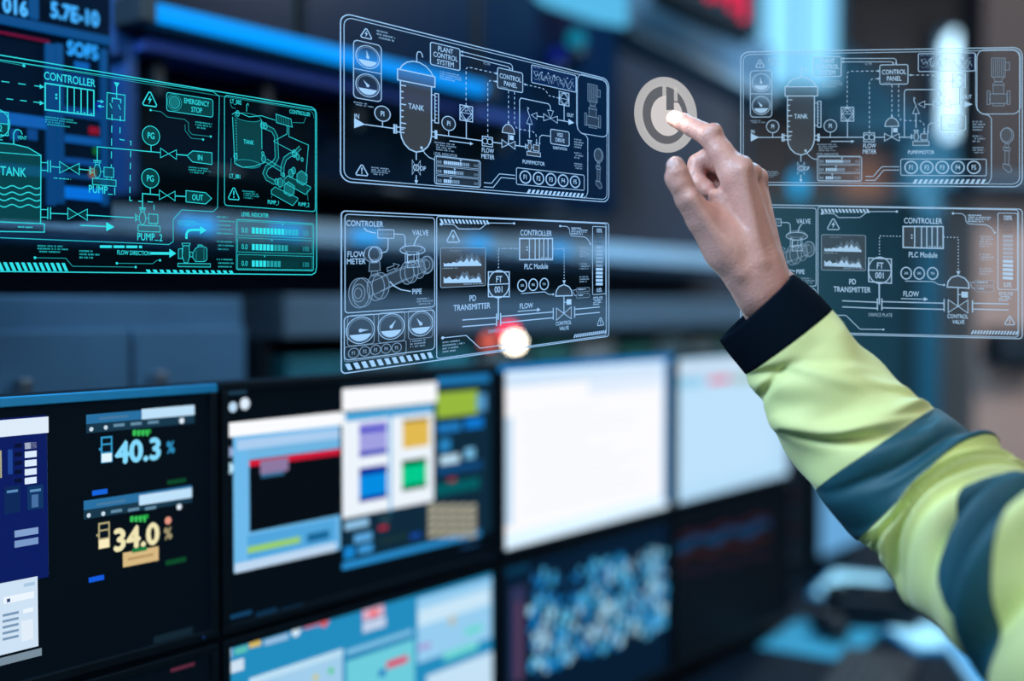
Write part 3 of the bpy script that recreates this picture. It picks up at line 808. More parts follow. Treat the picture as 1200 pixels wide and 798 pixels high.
class Draw:
    """line art in a flat rectangle W x H (y down); points are given in a source picture frame"""
    def __init__(self, src, W, H):
        self.W, self.H = W, H
        self.rect = [(0, 0), (W, 0), (W, H), (0, H)]
        self.use(src)
        self.parts = []
    def use(self, src):
        self.h = homog(src, self.rect)
    def r(self, p):
        return hap(self.h, p)
    def part(self, name):
        self.cur = []
        self.parts.append((name, self.cur))
    # --- primitives in rectangle units
    def poly(self, pts, m='fill'):
        self.cur.append((m, list(pts), [tuple(range(len(pts)))]))
    def strip(self, pts, w=1.2, m='line', closed=False):
        w = w * 0.86
        P = [np.array(p, float) for p in pts]
        if closed and np.linalg.norm(P[0] - P[-1]) < 1e-6:
            P = P[:-1]
        n = len(P)
        if n < 2:
            return
        A, B = [], []
        for i in range(n):
            a = P[i - 1] if (i > 0 or closed) else None
            b = P[(i + 1) % n] if (i < n - 1 or closed) else None
            ns = []
            for s, e in ((a, P[i]), (P[i], b)):
                if s is None or e is None:
                    continue
                d = e - s
                l = np.linalg.norm(d)
                if l > 1e-9:
                    ns.append(np.array([-d[1], d[0]]) / l)
            if not ns:
                ns = [np.array([0, 1.0])]
            nn = sum(ns)
            l = np.linalg.norm(nn)
            nn = nn / l if l > 1e-6 else ns[0]
            k = min(1.6, 1.0 / max(0.3, float(np.dot(nn, ns[0]))))
            A.append(P[i] + nn * w / 2 * k)
            B.append(P[i] - nn * w / 2 * k)
        vs = A + B
        fs = [(i, (i + 1) % n, n + (i + 1) % n, n + i) for i in range(n if closed else n - 1)]
        self.cur.append((m, vs, fs))
    def arc(self, c, rx, ry, a0=0, a1=360, n=28):
        return [(c[0] + rx * math.cos(math.radians(a0 + (a1 - a0) * i / n)), c[1] + ry * math.sin(math.radians(a0 + (a1 - a0) * i / n))) for i in range(n + 1)]
    # --- drawing in source points
    def line(self, pts, w=1.1, m='line', closed=False):
        self.strip([self.r(p) for p in pts], w, m, closed)
    def fillp(self, pts, m='fill'):
        self.poly([self.r(p) for p in pts], m)
    def dash(self, pts, w=1.0, on=3.2, off=2.6, m='line'):
        P = [np.array(self.r(p)) for p in pts]
        pos, draw, left = P[0], True, on
        for q in P[1:]:
            while True:
                d = q - pos
                l = np.linalg.norm(d)
                if l < 1e-6:
                    break
                s = min(l, left)
                nx = pos + d / l * s
                if draw:
                    self.strip([pos, nx], w, m)
                pos = nx
                left -= s
                if left <= 1e-6:
                    draw = not draw
                    left = on if draw else off
                if s >= l - 1e-9:
                    break
    def circ(self, c, r, w=1.1, m='line', fill=None, sx=1.0, n=28):
        q = self.r(c)
        pts = self.arc(q, r * sx, r, 0, 360, n)
        if fill:
            self.poly(pts[:-1], fill)
        if w:
            self.strip(pts, w, m, True)
    def rrect(self, p0, p1, rad=3, w=1.1, m='line', fill=None, pad=0):
        a, b = self.r(p0), self.r(p1)
        x0, x1 = min(a[0], b[0]) - pad, max(a[0], b[0]) + pad
        y0, y1 = min(a[1], b[1]) - pad, max(a[1], b[1]) + pad
        rad = min(rad, (x1 - x0) / 2, (y1 - y0) / 2)
        pts = []
        for cx, cy, s in ((x1 - rad, y0 + rad, -90), (x1 - rad, y1 - rad, 0), (x0 + rad, y1 - rad, 90), (x0 + rad, y0 + rad, 180)):
            pts += self.arc((cx, cy), rad, rad, s, s + 90, 5) if rad > 0.3 else [(cx, cy)]
        if fill:
            self.poly(pts, fill)
        if w:
            self.strip(pts, w, m, True)
        return x0, y0, x1, y1
    def text(self, s, c, h, m='line', xs=0.74, bold=0.018):
        q = self.r(c)
        v, f = text_geo(s, h, xs, bold)
        self.cur.append((m, [(q[0] + p[0], q[1] - p[1]) for p in v], [list(reversed(t)) for t in f]))
    def micro(self, p0, p1, rows, m='dim', seed=1):
        """rows of tiny illegible print"""
        rn = random.Random(seed)
        a, b = self.r(p0), self.r(p1)
        H = (b[1] - a[1]) / rows
        for k in range(rows):
            x = a[0] + (rn.choice([0, 0, 2]) if k else 0)
            end = b[0] - rn.uniform(0, 0.45) * (b[0] - a[0]) * (1 if k != 1 else 0.1)
            y = a[1] + H * k
            while x < end:
                l = rn.uniform(0.6, 2.6)
                hh = min(H * 0.55, 1.9)
                self.poly([(x, y), (min(x + l, end), y), (min(x + l, end), y + hh), (x, y + hh)], m)
                x += l + rn.choice([0.45, 0.45, 0.6, 1.6])
    def head(self, p, q, s=3.5, m='line', k=0.5):
        """filled arrow head with its tip at q, coming from p"""
        a, b = np.array(self.r(p)), np.array(self.r(q))
        d = (b - a) / np.linalg.norm(b - a)
        n = np.array([-d[1], d[0]])
        self.poly([b, b - d * s + n * s * k, b - d * s - n * s * k], m)
    def warn(self, c, s, kind, m='line'):
        q = self.r(c)
        t = [(q[0], q[1] - s * 0.52), (q[0] + s * 0.52, q[1] + s * 0.42), (q[0] - s * 0.52, q[1] + s * 0.42)]
        pts = []
        for i in range(3):
            a, b, c_ = np.array(t[i - 1]), np.array(t[i]), np.array(t[(i + 1) % 3])
            for k in range(4):
                u = k / 3
                p = b + (a - b) * 0.12 * (1 - u) + (c_ - b) * 0.12 * u
                pts.append(tuple(p))
        self.strip(pts, max(1.2, s * 0.085), m, True)
        if kind == 'bolt':
            k = s * 0.3
            self.poly([(q[0] + x * k, q[1] + y * k) for x, y in ((0.25, -0.9), (-0.5, 0.25), (-0.02, 0.2), (-0.25, 1.15), (0.5, -0.1), (0.05, -0.05))], m)
        else:
            self.poly([(q[0] - s * .055, q[1] - s * .2), (q[0] + s * .055, q[1] - s * .2), (q[0] + s * .04, q[1] + s * .12), (q[0] - s * .04, q[1] + s * .12)], m)
            self.poly(self.arc((q[0], q[1] + s * 0.24), s * .06, s * .06, 0, 360, 8)[:-1], m)
    def gauge(self, c, r, ang, frac=0.36):
        q = self.r(c)
        self.strip(self.arc(q, r, r), 0.9, 'line', True)
        self.strip(self.arc(q, r * 0.86, r * 0.86), 0.6, 'dim', True)
        a = 90 - 62
        self.poly(self.arc(q, r * 0.82, r * 0.82, 22, 158, 16), 'solid')
        a = math.radians(ang)
        d = np.array([math.cos(a), -math.sin(a)])
        n = np.array([-d[1], d[0]])
        p = np.array([q[0], q[1] + r * 0.02])
        self.poly([p + n * r * .11, p - n * r * .11, p + d * r * .62], 'line')
        self.poly(self.arc(p, r * .14, r * .14, 0, 360, 12)[:-1], 'line')
    def bow(self, c, hw, hh, w=1.0, fill=None, slope=0.0):
        q = self.r(c)
        pts = [(q[0] - hw, q[1] - hh), (q[0] + hw, q[1] + hh), (q[0] + hw, q[1] - hh), (q[0] - hw, q[1] + hh)]
        if fill:
            self.poly([pts[0], q, pts[3]], fill)
            self.poly([pts[1], q, pts[2]], fill)
        self.strip(pts, w, 'line', True)
    def tri(self, pts, w=0.9, fill=None):
        P = [self.r(p) for p in pts]
        if fill:
            self.poly(P, fill)
        self.strip(P, w, 'line', True)
    def hatch(self, p0, p1, n, hgt, lean=0.6, m='solid', up=True):
        """row of leaning stripes from p0 to p1 along its base line"""
        a, b = np.array(self.r(p0)), np.array(self.r(p1))
        st = (b - a) / n
        for k in range(n):
            s = a + st * (k + 0.1)
            e = s + st * 0.58
            l = np.array([hgt * lean, -hgt])
            self.poly([s, e, e + l, s + l], m)
    def dot(self, p, r=1.3, m='line'):
        self.poly(self.arc(self.r(p), r, r, 0, 360, 10)[:-1], m)
    def level_rows(self, p0, p1, vals, h=0.5):
        """box with rows of 0.0 [bars] 100"""
        x0, y0, x1, y1 = self.rrect(p0, p1, 2.5, 0.9, 'line', 'fill')
        n = len(vals)
        H = (y1 - y0) / n
        for k, (lit, tot) in enumerate(vals):
            ya, yb = y0 + H * k + H * .09, y0 + H * (k + 1) - H * .06
            self.strip([(x0 + 2, ya), (x1 - 2, ya), (x1 - 2, yb), (x0 + 2, yb)], 0.5, 'line', True)
            yc = ya + (yb - ya) * .62
            hh = (yb - ya) * .44
            for s, xx, m in (('0.0', x0 + (x1 - x0) * .1, 'line'), ('100', x1 - (x1 - x0) * .11, 'dim')):
                v, f = text_geo(s, hh * .8, 0.85)
                self.cur.append((m, [(xx + p[0], yc - p[1]) for p in v], [list(reversed(t)) for t in f]))
            bx0, bx1 = x0 + (x1 - x0) * .19, x0 + (x1 - x0) * .80
            bw = (bx1 - bx0) / tot
            for i in range(tot):
                xa = bx0 + i * bw
                m = 'solid' if i < lit else ('dim' if i < lit + 4 else 'fill')
                self.poly([(xa, yc - hh / 2), (xa + bw * .78, yc - hh / 2), (xa + bw * .78, yc + hh / 2), (xa, yc + hh / 2)], m)
            xm = bx0 + (lit - .6) * bw
            self.poly([(xm - 1.3, ya + .8), (xm + 1.3, ya + .8), (xm, ya + 3)], 'line')
    def pump(self, c, s, fill='fill'):
        """side view of a pump with motor; c is the pump body centre, s a size in rectangle units"""
        x, y = self.r(c)
        self.strip([(x - .95 * s, y - .5 * s), (x - .95 * s, y + .5 * s)], .9)
        self.strip([(x - .8 * s, y - .42 * s), (x - .8 * s, y + .42 * s)], .8)
        self.strip([(x - .8 * s, y - .2 * s), (x - .45 * s, y - .2 * s)], .7)
        self.strip([(x - .8 * s, y + .2 * s), (x - .45 * s, y + .2 * s)], .7)
        b = self.arc((x, y), .42 * s, .8 * s)
        self.poly(b[:-1], fill); self.strip(b, .8, 'line', True)
        self.strip([(x - .25 * s, y - .7 * s), (x - .25 * s, y - 1.2 * s)], .7)
        self.strip([(x + .25 * s, y - .7 * s), (x + .25 * s, y - 1.2 * s)], .7)
        self.strip([(x - .5 * s, y - 1.25 * s), (x + .5 * s, y - 1.25 * s)], 1.1)
        self.strip([(x - .5 * s, y - 1.02 * s), (x + .5 * s, y - 1.02 * s)], .6)
        q = [(x + .85 * s, y - .55 * s), (x + 2.1 * s, y - .55 * s), (x + 2.1 * s, y + .6 * s), (x + .85 * s, y + .6 * s)]
        self.poly(q, fill); self.strip(q, .9, 'line', True)
        self.strip([(x + .42 * s, y), (x + .85 * s, y)], .8)
        self.strip([(x + 1.2 * s, y + .6 * s), (x + 1.2 * s, y + .9 * s)], .7)
        self.strip([(x + 1.8 * s, y + .6 * s), (x + 1.8 * s, y + .9 * s)], .7)
        q = [(x - .6 * s, y + .9 * s), (x + 2.4 * s, y + .9 * s), (x + 2.4 * s, y + 1.65 * s), (x - .6 * s, y + 1.65 * s)]
        self.poly(q, fill); self.strip(q, .9, 'line', True)

# ------------------------------------------------------------------ design A: tank control diagram
S4 = [(28, 214), (1196, 196), (1196, 773), (28, 763)]
A = Draw(S4, 329, 163)
A.part('panel_frame')
A.rrect(S4[0], S4[2], 10, 1.3); A.rrect(S4[0], S4[2], 8, 0.9, pad=-3.2)
A.line([(1003, 222), (1003, 432), (1010, 455), (1028, 470), (1055, 476), (1068, 490), (1068, 733), (1060, 752), (1040, 762)], 1.0)
A.part('motor_frame'); A.rrect((1008, 206), (1188, 471), 9, 1.0)
A.part('warning_symbol'); A.warn((108, 262), 11, 'bolt'); A.micro((142, 240), (205, 272), 3, seed=2)
A.part('gauge_pair')
A.rrect((68, 292), (157, 483), 4, 1.0, fill='fill'); A.line([(68, 387), (157, 387)], .9)
A.gauge((113, 340), 11.2, 100); A.gauge((113, 435), 11.2, 130)
A.micro((68, 496), (132, 510), 2, seed=5)
A.part('inlet'); A.text('IN', (78, 543), 4.4); A.fillp([(70, 550), (104, 567), (70, 584)], 'solid'); A.line([(100, 567), (203, 567)], 1.2)
for nm, c in (('pressure_indicator', (161, 522)), ('pressure_indicator', (400, 520))):
    A.part(nm); A.circ(c, 7.6, 1.1, fill='fill'); A.text('PI', c, 5, bold=.02); A.line([(c[0], c[1] + 27), (c[0], 567)], 1.1)
A.part('tank')
A.fillp([(222, 395), (334, 395), (334, 575), (326, 605), (310, 627), (278, 640), (246, 627), (230, 605), (222, 575)], 'fill2')
A.fillp([(212, 360), (347, 360), (347, 395), (212, 395)], 'fill2')
A.line([(222, 395), (222, 575), (226, 596), (236, 616), (254, 633), (278, 640), (302, 633), (320, 616), (330, 596), (334, 575), (334, 395)], 1.5)
A.line([(212, 358), (347, 358), (347, 396), (212, 396)], 1.4, closed=True)
A.line([(219, 358), (228, 342), (245, 327), (268, 319), (290, 319), (313, 327), (331, 342), (341, 358)], 1.3)
A.line([(280, 319), (280, 292), (284, 282), (293, 280), (299, 286), (301, 298)], 1.2)
for k in range(8):
    A.line([(224, 412 + 22 * k), (242 if k % 3 == 0 else 233, 412 + 22 * k)], 1.4)
A.text('TANK', (278, 480), 5.6)
A.part('sight_glass')
A.line([(347, 418), (361, 418), (361, 525), (347, 525)], 1.2, closed=True); A.line([(334, 425), (347, 425)], 1.1); A.line([(334, 518), (347, 518)], 1.1)
for k in range(7):
    A.line([(348, 430 + 13 * k), (355, 430 + 13 * k)], .9)
A.part('pipe_flange'); A.line([(201, 552), (201, 584)], 2.4); A.line([(208, 552), (208, 584)], 1.4); A.line([(208, 560), (240, 560)], 1.3); A.line([(208, 577), (236, 577)], 1.3)
A.part('pipe_flange'); A.line([(351, 552), (351, 584)], 3.4); A.line([(334, 560), (351, 560)], 1.2); A.line([(334, 577), (351, 577)], 1.2)
A.part('main_pipe'); A.line([(355, 567), (540, 567)], 1.3); A.line([(583, 567), (626, 567)], 1.3); A.line([(685, 567), (733, 567)], 1.3)
A.part('drain_valve')
A.line([(278, 640), (278, 668)], 1.2); A.bow((278, 695), 4.2, 7.6, 1.1); A.circ((278, 695), 3, 1.0, fill='fill2'); A.line([(278, 722), (278, 748)], 1.2); A.head((278, 700), (278, 754), 4); A.text('DP', (302, 696), 4.6)
A.part('level_leader'); A.line([(297, 622), (310, 642), (325, 654), (345, 660)], 1.0); A.dot((297, 622), 1.5)
A.part('transmitter_symbol')
A.line([(445, 443), (497, 443), (497, 500), (445, 500)], 1.2, closed=True); A.circ((471, 471), 7.4, .8); A.line([(471, 446), (494, 471), (471, 497), (448, 471)], .9, closed=True); A.line([(446, 471), (496, 471)], .8); A.text('PT', (471, 463), 2.6); A.line([(471, 500), (471, 567)], 1.2)
A.part('signal_line'); A.dash([(470, 443), (470, 302), (478, 294), (600, 293)]); A.head((560, 293), (607, 293), 3)
A.part('flow_arrow'); A.line([(403, 584), (490, 584)], 1.2); A.head((440, 584), (500, 584), 4)
A.part('micro_print'); A.micro((345, 594), (432, 628), 4, seed=8)
A.part('flow_meter'); A.line([(538, 549), (583, 549), (583, 586), (538, 586)], 1.1, closed=True); A.circ((550, 567), 3.2, 1.0); A.circ((571, 567), 3.2, 1.0); A.text('FLOW', (562, 602), 5); A.text('METER', (562, 626), 5)
A.part('signal_line'); A.dash([(562, 549), (562, 338), (572, 326), (600, 325)]); A.head((560, 325), (607, 325), 3)
A.part('control_valve'); A.bow((655, 567), 8.6, 4.6, 1.1, 'fill'); A.line([(655, 525), (655, 567)], 1.2)
A.fillp([(626, 522), (630, 503), (642, 490), (655, 486), (668, 490), (680, 503), (684, 522)], 'fill2'); A.line([(626, 522), (630, 503), (642, 490), (655, 486), (668, 490), (680, 503), (684, 522)], 1.2, closed=True); A.fillp([(660, 529), (679, 529), (679, 547), (660, 547)], 'solid')
A.part('signal_line'); A.dash([(655, 350), (655, 480)]); A.head((655, 440), (655, 488), 3)
A.part('signal_line'); A.dash([(683, 350), (683, 480), (692, 495), (710, 498), (770, 499), (786, 508), (790, 522), (790, 540)]); A.head((790, 520), (790, 552), 3)
A.part('riser_pipe'); A.line([(707, 567), (707, 380), (713, 370), (850, 370), (860, 378), (862, 397)], 1.2)
A.part('pump'); A.pump((756, 565), 6.2, 'fill2'); A.text('PUMP/MOTOR', (776, 629), 4.4)
A.part('relief_valve'); A.line([(755, 528), (755, 470)], 1.2); A.tri([(741, 470), (769, 470), (755, 436)]); A.tri([(792, 417), (792, 445), (764, 431)]); A.line([(755, 436), (748, 420), (745, 412), (751, 406), (744, 402)], 1.0)
A.line([(792, 431), (826, 431)], 1.1)
A.part('three_way_valve'); A.tri([(826, 416), (826, 446), (862, 431)]); A.tri([(898, 416), (898, 446), (862, 431)]); A.tri([(847, 397), (877, 397), (862, 431)])
A.part('outlet'); A.line([(898, 431), (960, 431)], 1.2); A.fillp([(958, 418), (990, 431), (958, 444)], 'solid'); A.text('OUT', (968, 400), 4.4)
A.part('transmitter_symbol')
A.line([(907, 306), (961, 306), (961, 362), (907, 362)], 1.2, closed=True); A.circ((934, 334), 7.0, .8); A.line([(934, 309), (958, 334), (934, 359), (910, 334)], .9, closed=True); A.line([(909, 334), (959, 334)], .8); A.line([(934, 362), (934, 431)], 1.2)
A.part('signal_line'); A.dash([(905, 336), (855, 335), (835, 315), (820, 310), (730, 310)]); A.head((760, 310), (725, 310), 3)
A.part('control_panel_box'); A.rrect((605, 268), (722, 347), 2.2, 1.2, fill='fill'); A.text('CONTROL', (664, 297), 5.4); A.text('PANEL', (664, 324), 5.4); A.line([(618, 342), (650, 342)], .9, 'dim')
A.part('plant_system_box'); A.rrect((330, 235), (445, 315), 2.2, 1.2, fill='fill'); A.text('PLANT', (388, 251), 5.2); A.text('CONTROL', (388, 275), 5.2); A.text('SYSTEM', (388, 299), 5.2)
A.part('bus_line'); A.line([(448, 241), (665, 241), (673, 248), (673, 262)], 1.0); A.line([(448, 255), (655, 255), (661, 260), (661, 264)], 1.0); A.head((500, 241), (446, 241), 3); A.head((500, 255), (446, 255), 3); A.head((673, 240), (673, 267), 2.6); A.head((661, 240), (661, 267), 2.6); A.text('TC-TM', (557, 264), 2.6, 'dim')
A.part('micro_print'); A.micro((366, 332), (452, 364), 4, seed=4)
A.part('trend_chart'); A.rrect((765, 222), (1000, 293), 1.5, 1.1, fill='chart')
for s_, sd in (('line', 1), ('dim', 5), ('dim', 9)):
    rn = random.Random(sd)
    pts, x = [], 776
    while x < 990:
        pts.append((x, 262 + rn.uniform(-20, 20) + 7 * math.sin(x * .06 + sd)))
        x += rn.uniform(5, 12)
    A.line(pts, .55, s_)
for x, y in ((818, 243), (850, 240), (882, 245), (952, 240)):
    A.dot((x, y), .9)
A.micro((772, 228), (812, 232), 1, seed=3); A.micro((955, 284), (992, 288), 1, seed=6)
A.part('motor_picture')
for q in ([(1068, 240), (1125, 240), (1125, 318), (1068, 318)], [(1125, 258), (1143, 258), (1143, 290), (1125, 290)], [(1074, 318), (1120, 318), (1108, 338), (1086, 338)], [(1082, 338), (1113, 338), (1122, 352), (1072, 352)],
          [(1075, 352), (1119, 352), (1119, 388), (1075, 388)], [(1062, 388), (1133, 388), (1133, 428), (1062, 428)], [(1050, 376), (1062, 376), (1062, 432), (1050, 432)], [(1133, 376), (1145, 376), (1145, 432), (1133, 432)], [(1074, 428), (1122, 428), (1122, 438), (1074, 438)]):
    A.fillp(q, 'fill3'); A.line(q, .7, 'dim', True)
for k in range(6):
    A.line([(1077 + 8 * k, 245), (1077 + 8 * k, 314)], .5, 'dim')
A.part('drive_box'); A.rrect((862, 476), (962, 538), 2.2, 1.2, fill='fill'); A.text('VSD', (912, 495), 4.6); A.text('DRIVE', (912, 518), 4.6); A.text('SUBSTATION', (912, 553), 3.3); A.line([(862, 507), (818, 508), (806, 517), (805, 545)], 1.0); A.head((805, 520), (805, 552), 2.6)
A.part('micro_print'); A.micro((990, 500), (1042, 545), 4, seed=11); A.part('micro_print'); A.micro((990, 560), (1042, 592), 3, seed=12); A.part('micro_print'); A.micro((990, 608), (1042, 638), 3, seed=13)
A.part('gauge_picture')
A.circ((1133, 560), 9, 1.0, 'dim', 'fill3', .8); A.circ((1129, 558), 8, .7, 'dim', 'fill3', .8)
for q in ([(1124, 595), (1140, 595), (1138, 612), (1126, 612)], [(1116, 608), (1146, 612), (1144, 624), (1118, 622)], [(1124, 624), (1142, 624), (1140, 680), (1124, 680)], [(1116, 676), (1146, 684), (1154, 706), (1140, 714), (1116, 694)]):
    A.fillp(q, 'fill3'); A.line(q, .7, 'dim', True)
A.part('level_indicator'); A.text('LEVEL INDICATOR', (388, 637), 2.9, 'dim'); A.level_rows((346, 645), (530, 749), ((9, 14), (6, 14), (4, 14)))
A.part('circuit_trace'); A.line([(545, 729), (578, 729), (613, 689), (686, 689)], 1.0); A.line([(545, 745), (586, 745), (621, 703), (686, 703)], 1.0)
A.part('key_strip'); A.rrect((692, 657), (1047, 727), 2, 1.0)
for k, x in enumerate((735, 800, 864, 929, 995)):
    A.part('function_key'); A.circ((x, 692), 7.2, 1.8); A.text('F%d' % (k + 1), (x, 692), 5.4, bold=.02)
A.part('hazard_strip'); A.hatch((738, 760), (1042, 760), 14, 5.4, .55)
A.use([(399, 14), (713, 93), (713, 237), (399, 212)])
A.part('warning_symbol'); A.warn((424, 199), 12, 'mark'); A.micro((435, 195), (457, 207), 4, seed=21)

# ------------------------------------------------------------------ design B: flow transmitter loop
S3 = [(32, 60), (1141, 103), (1141, 585), (32, 738)]
B = Draw(S3, 329, 152)
B.part('panel_frame'); B.rrect(S3[0], S3[2], 4, 1.3); B.rrect((420, 78), (1130, 582), 3, 1.0, pad=-.3); 
B.line([(1132, 112), (1132, 575)], .8, 'dim')
B.part('picture_frame'); B.rrect((47, 74), (413, 459), 3, 1.0)
B.part('gauge_frame'); B.rrect((44, 500), (413, 637), 4, 1.0, fill='fill')
for c, r, an, q0, q1 in (((110, 557), 12.6, 0, (57, 497), (165, 612)), ((235, 542), 12.6, 55, (183, 485), (290, 600)), ((356, 530), 12.6, 125, (305, 473), (405, 586))):
    B.part('gauge'); B.rrect(q0, q1, 3, .8, 'dim'); B.gauge(c, r, an)
B.part('key_strip'); B.rrect((52, 634), (289, 652), 2, .8, 'dim', pad=1.6)
for k, c in enumerate(((82, 652), (127, 645), (171, 639), (214, 634), (257, 630))):
    B.part('function_key'); B.circ(c, 4.6, 1.0, 'dim'); B.text('F%d' % (k + 1), c, 3.3, 'dim')
B.part('micro_print'); B.micro((312, 602), (376, 628), 3, seed=31)
B.part('hazard_strip'); B.hatch((56, 724), (416, 672), 12, 6.2, -.45)
B.part('pipe_picture')
def tubeq(a, b, wa, wb):
    B.fillp([(a[0], a[1] - wa), (b[0], b[1] - wb), (b[0], b[1] + wb), (a[0], a[1] + wa)], 'fill3')
    B.line([(a[0], a[1] - wa), (b[0], b[1] - wb)], .7, 'dim'); B.line([(a[0], a[1] + wa), (b[0], b[1] + wb)], .7, 'dim')
tubeq((140, 390), (380, 283), 30, 24); tubeq((190, 365), (300, 312), 30, 27)
for c, r, sx in (((378, 284), 9.2, .72), ((384, 282), 8.6, .72), ((350, 300), 10, .6), ((318, 312), 11.4, .6), ((300, 318), 11.4, .6), ((192, 372), 13, .62), ((172, 378), 13, .62), ((118, 400), 14, .66), ((105, 402), 14.2, .66)):
    B.circ(c, r, .8, 'dim', 'fill3', sx)
B.circ((103, 402), 8.4, .8, 'dim', 'fill', .66); B.circ((100, 403), 5, .7, 'dim', 'fill', .66); B.circ((380, 283), 4.6, .7, 'dim', None, .72)
B.part('meter_picture')
B.circ((156, 240), 7.4, 1.0, 'dim', 'fill3'); B.circ((170, 240), 7.2, 1.0, 'line', 'fill3', .85)
for q in ([(146, 276), (188, 272), (190, 308), (144, 312)], [(155, 262), (175, 262), (175, 276), (155, 276)], [(155, 310), (178, 310), (182, 330), (152, 330)]):
    B.fillp(q, 'fill3'); B.line(q, .7, 'dim', True)
B.part('valve_picture')
B.circ((323, 222), 4.6, .9, 'line', 'fill3', 2.75); B.circ((323, 212), 4.2, .7, 'dim', 'fill3', 2.4)
for q in ([(292, 232), (300, 232), (300, 275), (292, 275)], [(340, 232), (348, 232), (348, 268), (340, 268)], [(302, 245), (328, 240), (328, 272), (302, 276)], [(306, 270), (344, 266), (350, 292), (300, 296)]):
    B.fillp(q, 'fill3'); B.line(q, .7, 'line', True)
B.part('controller_picture'); B.rrect((180, 137), (246, 173), .5, .9, 'line', 'fill3')
for k in range(5):
    B.line([(190 + 11 * k, 138), (190 + 11 * k, 171)], .5, 'dim')
B.line([(182, 155), (245, 156)], .5, 'dim')
B.line([(222, 173), (222, 216), (214, 230), (190, 235)], 1.0); B.line([(246, 155), (282, 156), (291, 166), (292, 205)], 1.0)
B.part('flow_arrow'); B.line([(218, 297), (246, 288), (244, 278), (268, 285), (252, 305), (250, 298), (219, 312)], .9, 'dim', True)
B.part('caption'); B.text('CONTROLER', (128, 113), 5.2); B.line([(124, 130), (135, 143), (160, 150), (172, 151)], 1.2)
B.part('caption'); B.text('VALVE', (355, 149), 5.4); B.line([(347, 162), (335, 180), (327, 205)], 1.2)
B.part('caption'); B.text('FLOW', (92, 240), 5.2); B.text('METER', (92, 270), 5.2)
B.part('caption'); B.text('PIPE', (340, 395), 5.2); B.line([(229, 353), (245, 372), (275, 388), (315, 395)], 1.2)
B.part('micro_print'); B.micro((340, 424), (406, 452), 3, seed=33)
B.part('hazard_strip'); B.hatch((440, 108), (644, 112), 14, 4.4, -.5)
B.part('circuit_trace'); B.line([(440, 112), (492, 114), (512, 132), (600, 132), (632, 106), (742, 107)], 1.0); B.dot((440, 112), 1.7); B.dot((742, 107), 1.5)
B.part('warning_symbol'); B.warn((489, 163), 15, 'bolt')
B.part('area_chart'); B.rrect((437, 212), (623, 370), 1.5, 1.0, 'dim', 'fill2')
for base, top, sd in ((290, 236, 3), (360, 306, 8)):
    rn = random.Random(sd)
    for m, lo_h, hi_h, x_from in (('mid', 10, 1.0, 500), ('solid', 4, .62, 450)):
        x, up, pk = x_from, True, []
        while x < 606:
            env = .35 + .65 * math.exp(-((x - 560) / 55.0) ** 2) if sd == 3 else .55 + .45 * math.sin((x - 430) * .045) ** 2
            pk.append((x, base - (lo_h + (base - top) * hi_h * env * (rn.uniform(.75, 1.0) if up else rn.uniform(.35, .6)))))
            x += rn.uniform(8, 15)
            up = not up
        pk.append((606, base - 10))
        sl_ = lambda x: base - (x - 450) * .02
        for p, q in zip(pk[:-1], pk[1:]):
            B.fillp([(p[0], sl_(p[0])), p, q, (q[0], sl_(q[0]))], m)
B.micro((475, 222), (530, 227), 1, seed=41); B.micro((445, 296), (530, 302), 1, seed=42); B.micro((532, 362), (615, 367), 1, seed=43)
B.part('caption'); B.text('PD', (570, 423), 6.2); B.text('TRANSMITTER', (568, 459), 6.2)
B.part('transmitter_symbol'); B.line([(635, 312), (722, 312), (722, 417), (635, 417)], 1.5, closed=True); B.circ((678, 364), 15.6, 1.4, sx=.86); B.line([(637, 366), (720, 362)], 1.3); B.text('FT', (679, 343), 7); B.text('001', (679, 386), 7); B.line([(676, 418), (676, 514)], 1.8)
B.fillp([(637, 314), (720, 314), (720, 415), (637, 415)], 'fill')
B.part('signal_line'); B.dash([(677, 310), (677, 213), (762, 213)], 1.4, 1.5, 2.3); B.dash([(905, 213), (952, 213), (952, 352)], 1.4, 1.5, 2.3); B.head((952, 330), (952, 364), 5)
B.part('plc_module'); B.line([(765, 171), (903, 170), (903, 259), (765, 260)], 1.8, closed=True); B.fillp([(765, 171), (903, 170), (903, 259), (765, 260)], 'fill2')
for x in (806, 830, 848, 866, 884):
    B.line([(x, 172), (x, 258)], 1.5)
for x in (858, 876, 894):
    B.line([(x - 3, 252), (x + 3, 252)], 1.2)
B.dot((796, 207), 1.0); B.dot((796, 219), 1.0)
B.part('caption'); B.text('CONTROLLER', (835, 147), 6.4); B.part('caption'); B.text('PLC Module', (835, 288), 6.2)
for c, s in (((776, 369), '25%'), ((822, 366), '50%'), ((868, 363), '75%')):
    B.part('percent_dial'); B.circ(c, 6.9, 1.6, sx=.88); B.text(s, c, 2.6, bold=.02)
B.part('circuit_trace'); B.line([(772, 403), (870, 396), (888, 407), (906, 407)], 1.0); B.dot((906, 407), 1.3)
B.part('valve_actuator'); q = [(916, 414), (919, 392), (930, 374), (951, 365), (972, 374), (983, 390), (986, 412)]
B.fillp(q, 'fill3'); B.line(q, 1.6, closed=True); B.line([(951, 414), (951, 488)], 1.5); B.fillp([(962, 428), (982, 427), (982, 450), (962, 451)], 'solid'); B.line([(951, 440), (964, 440)], 1.2)
B.part('status_tag'); B.line([(988, 390), (1003, 387)], .7); B.rrect((1003, 380), (1060, 394), 2, .7, 'dim', 'fill'); B.micro((1010, 384), (1050, 390), 1, 'line', 51); B.line([(990, 395), (995, 410), (1003, 413)], .7); B.rrect((1003, 405), (1060, 419), 2, .7, 'dim', 'fill'); B.micro((1010, 409), (1050, 415), 1, 'line', 52)
B.part('process_pipe')
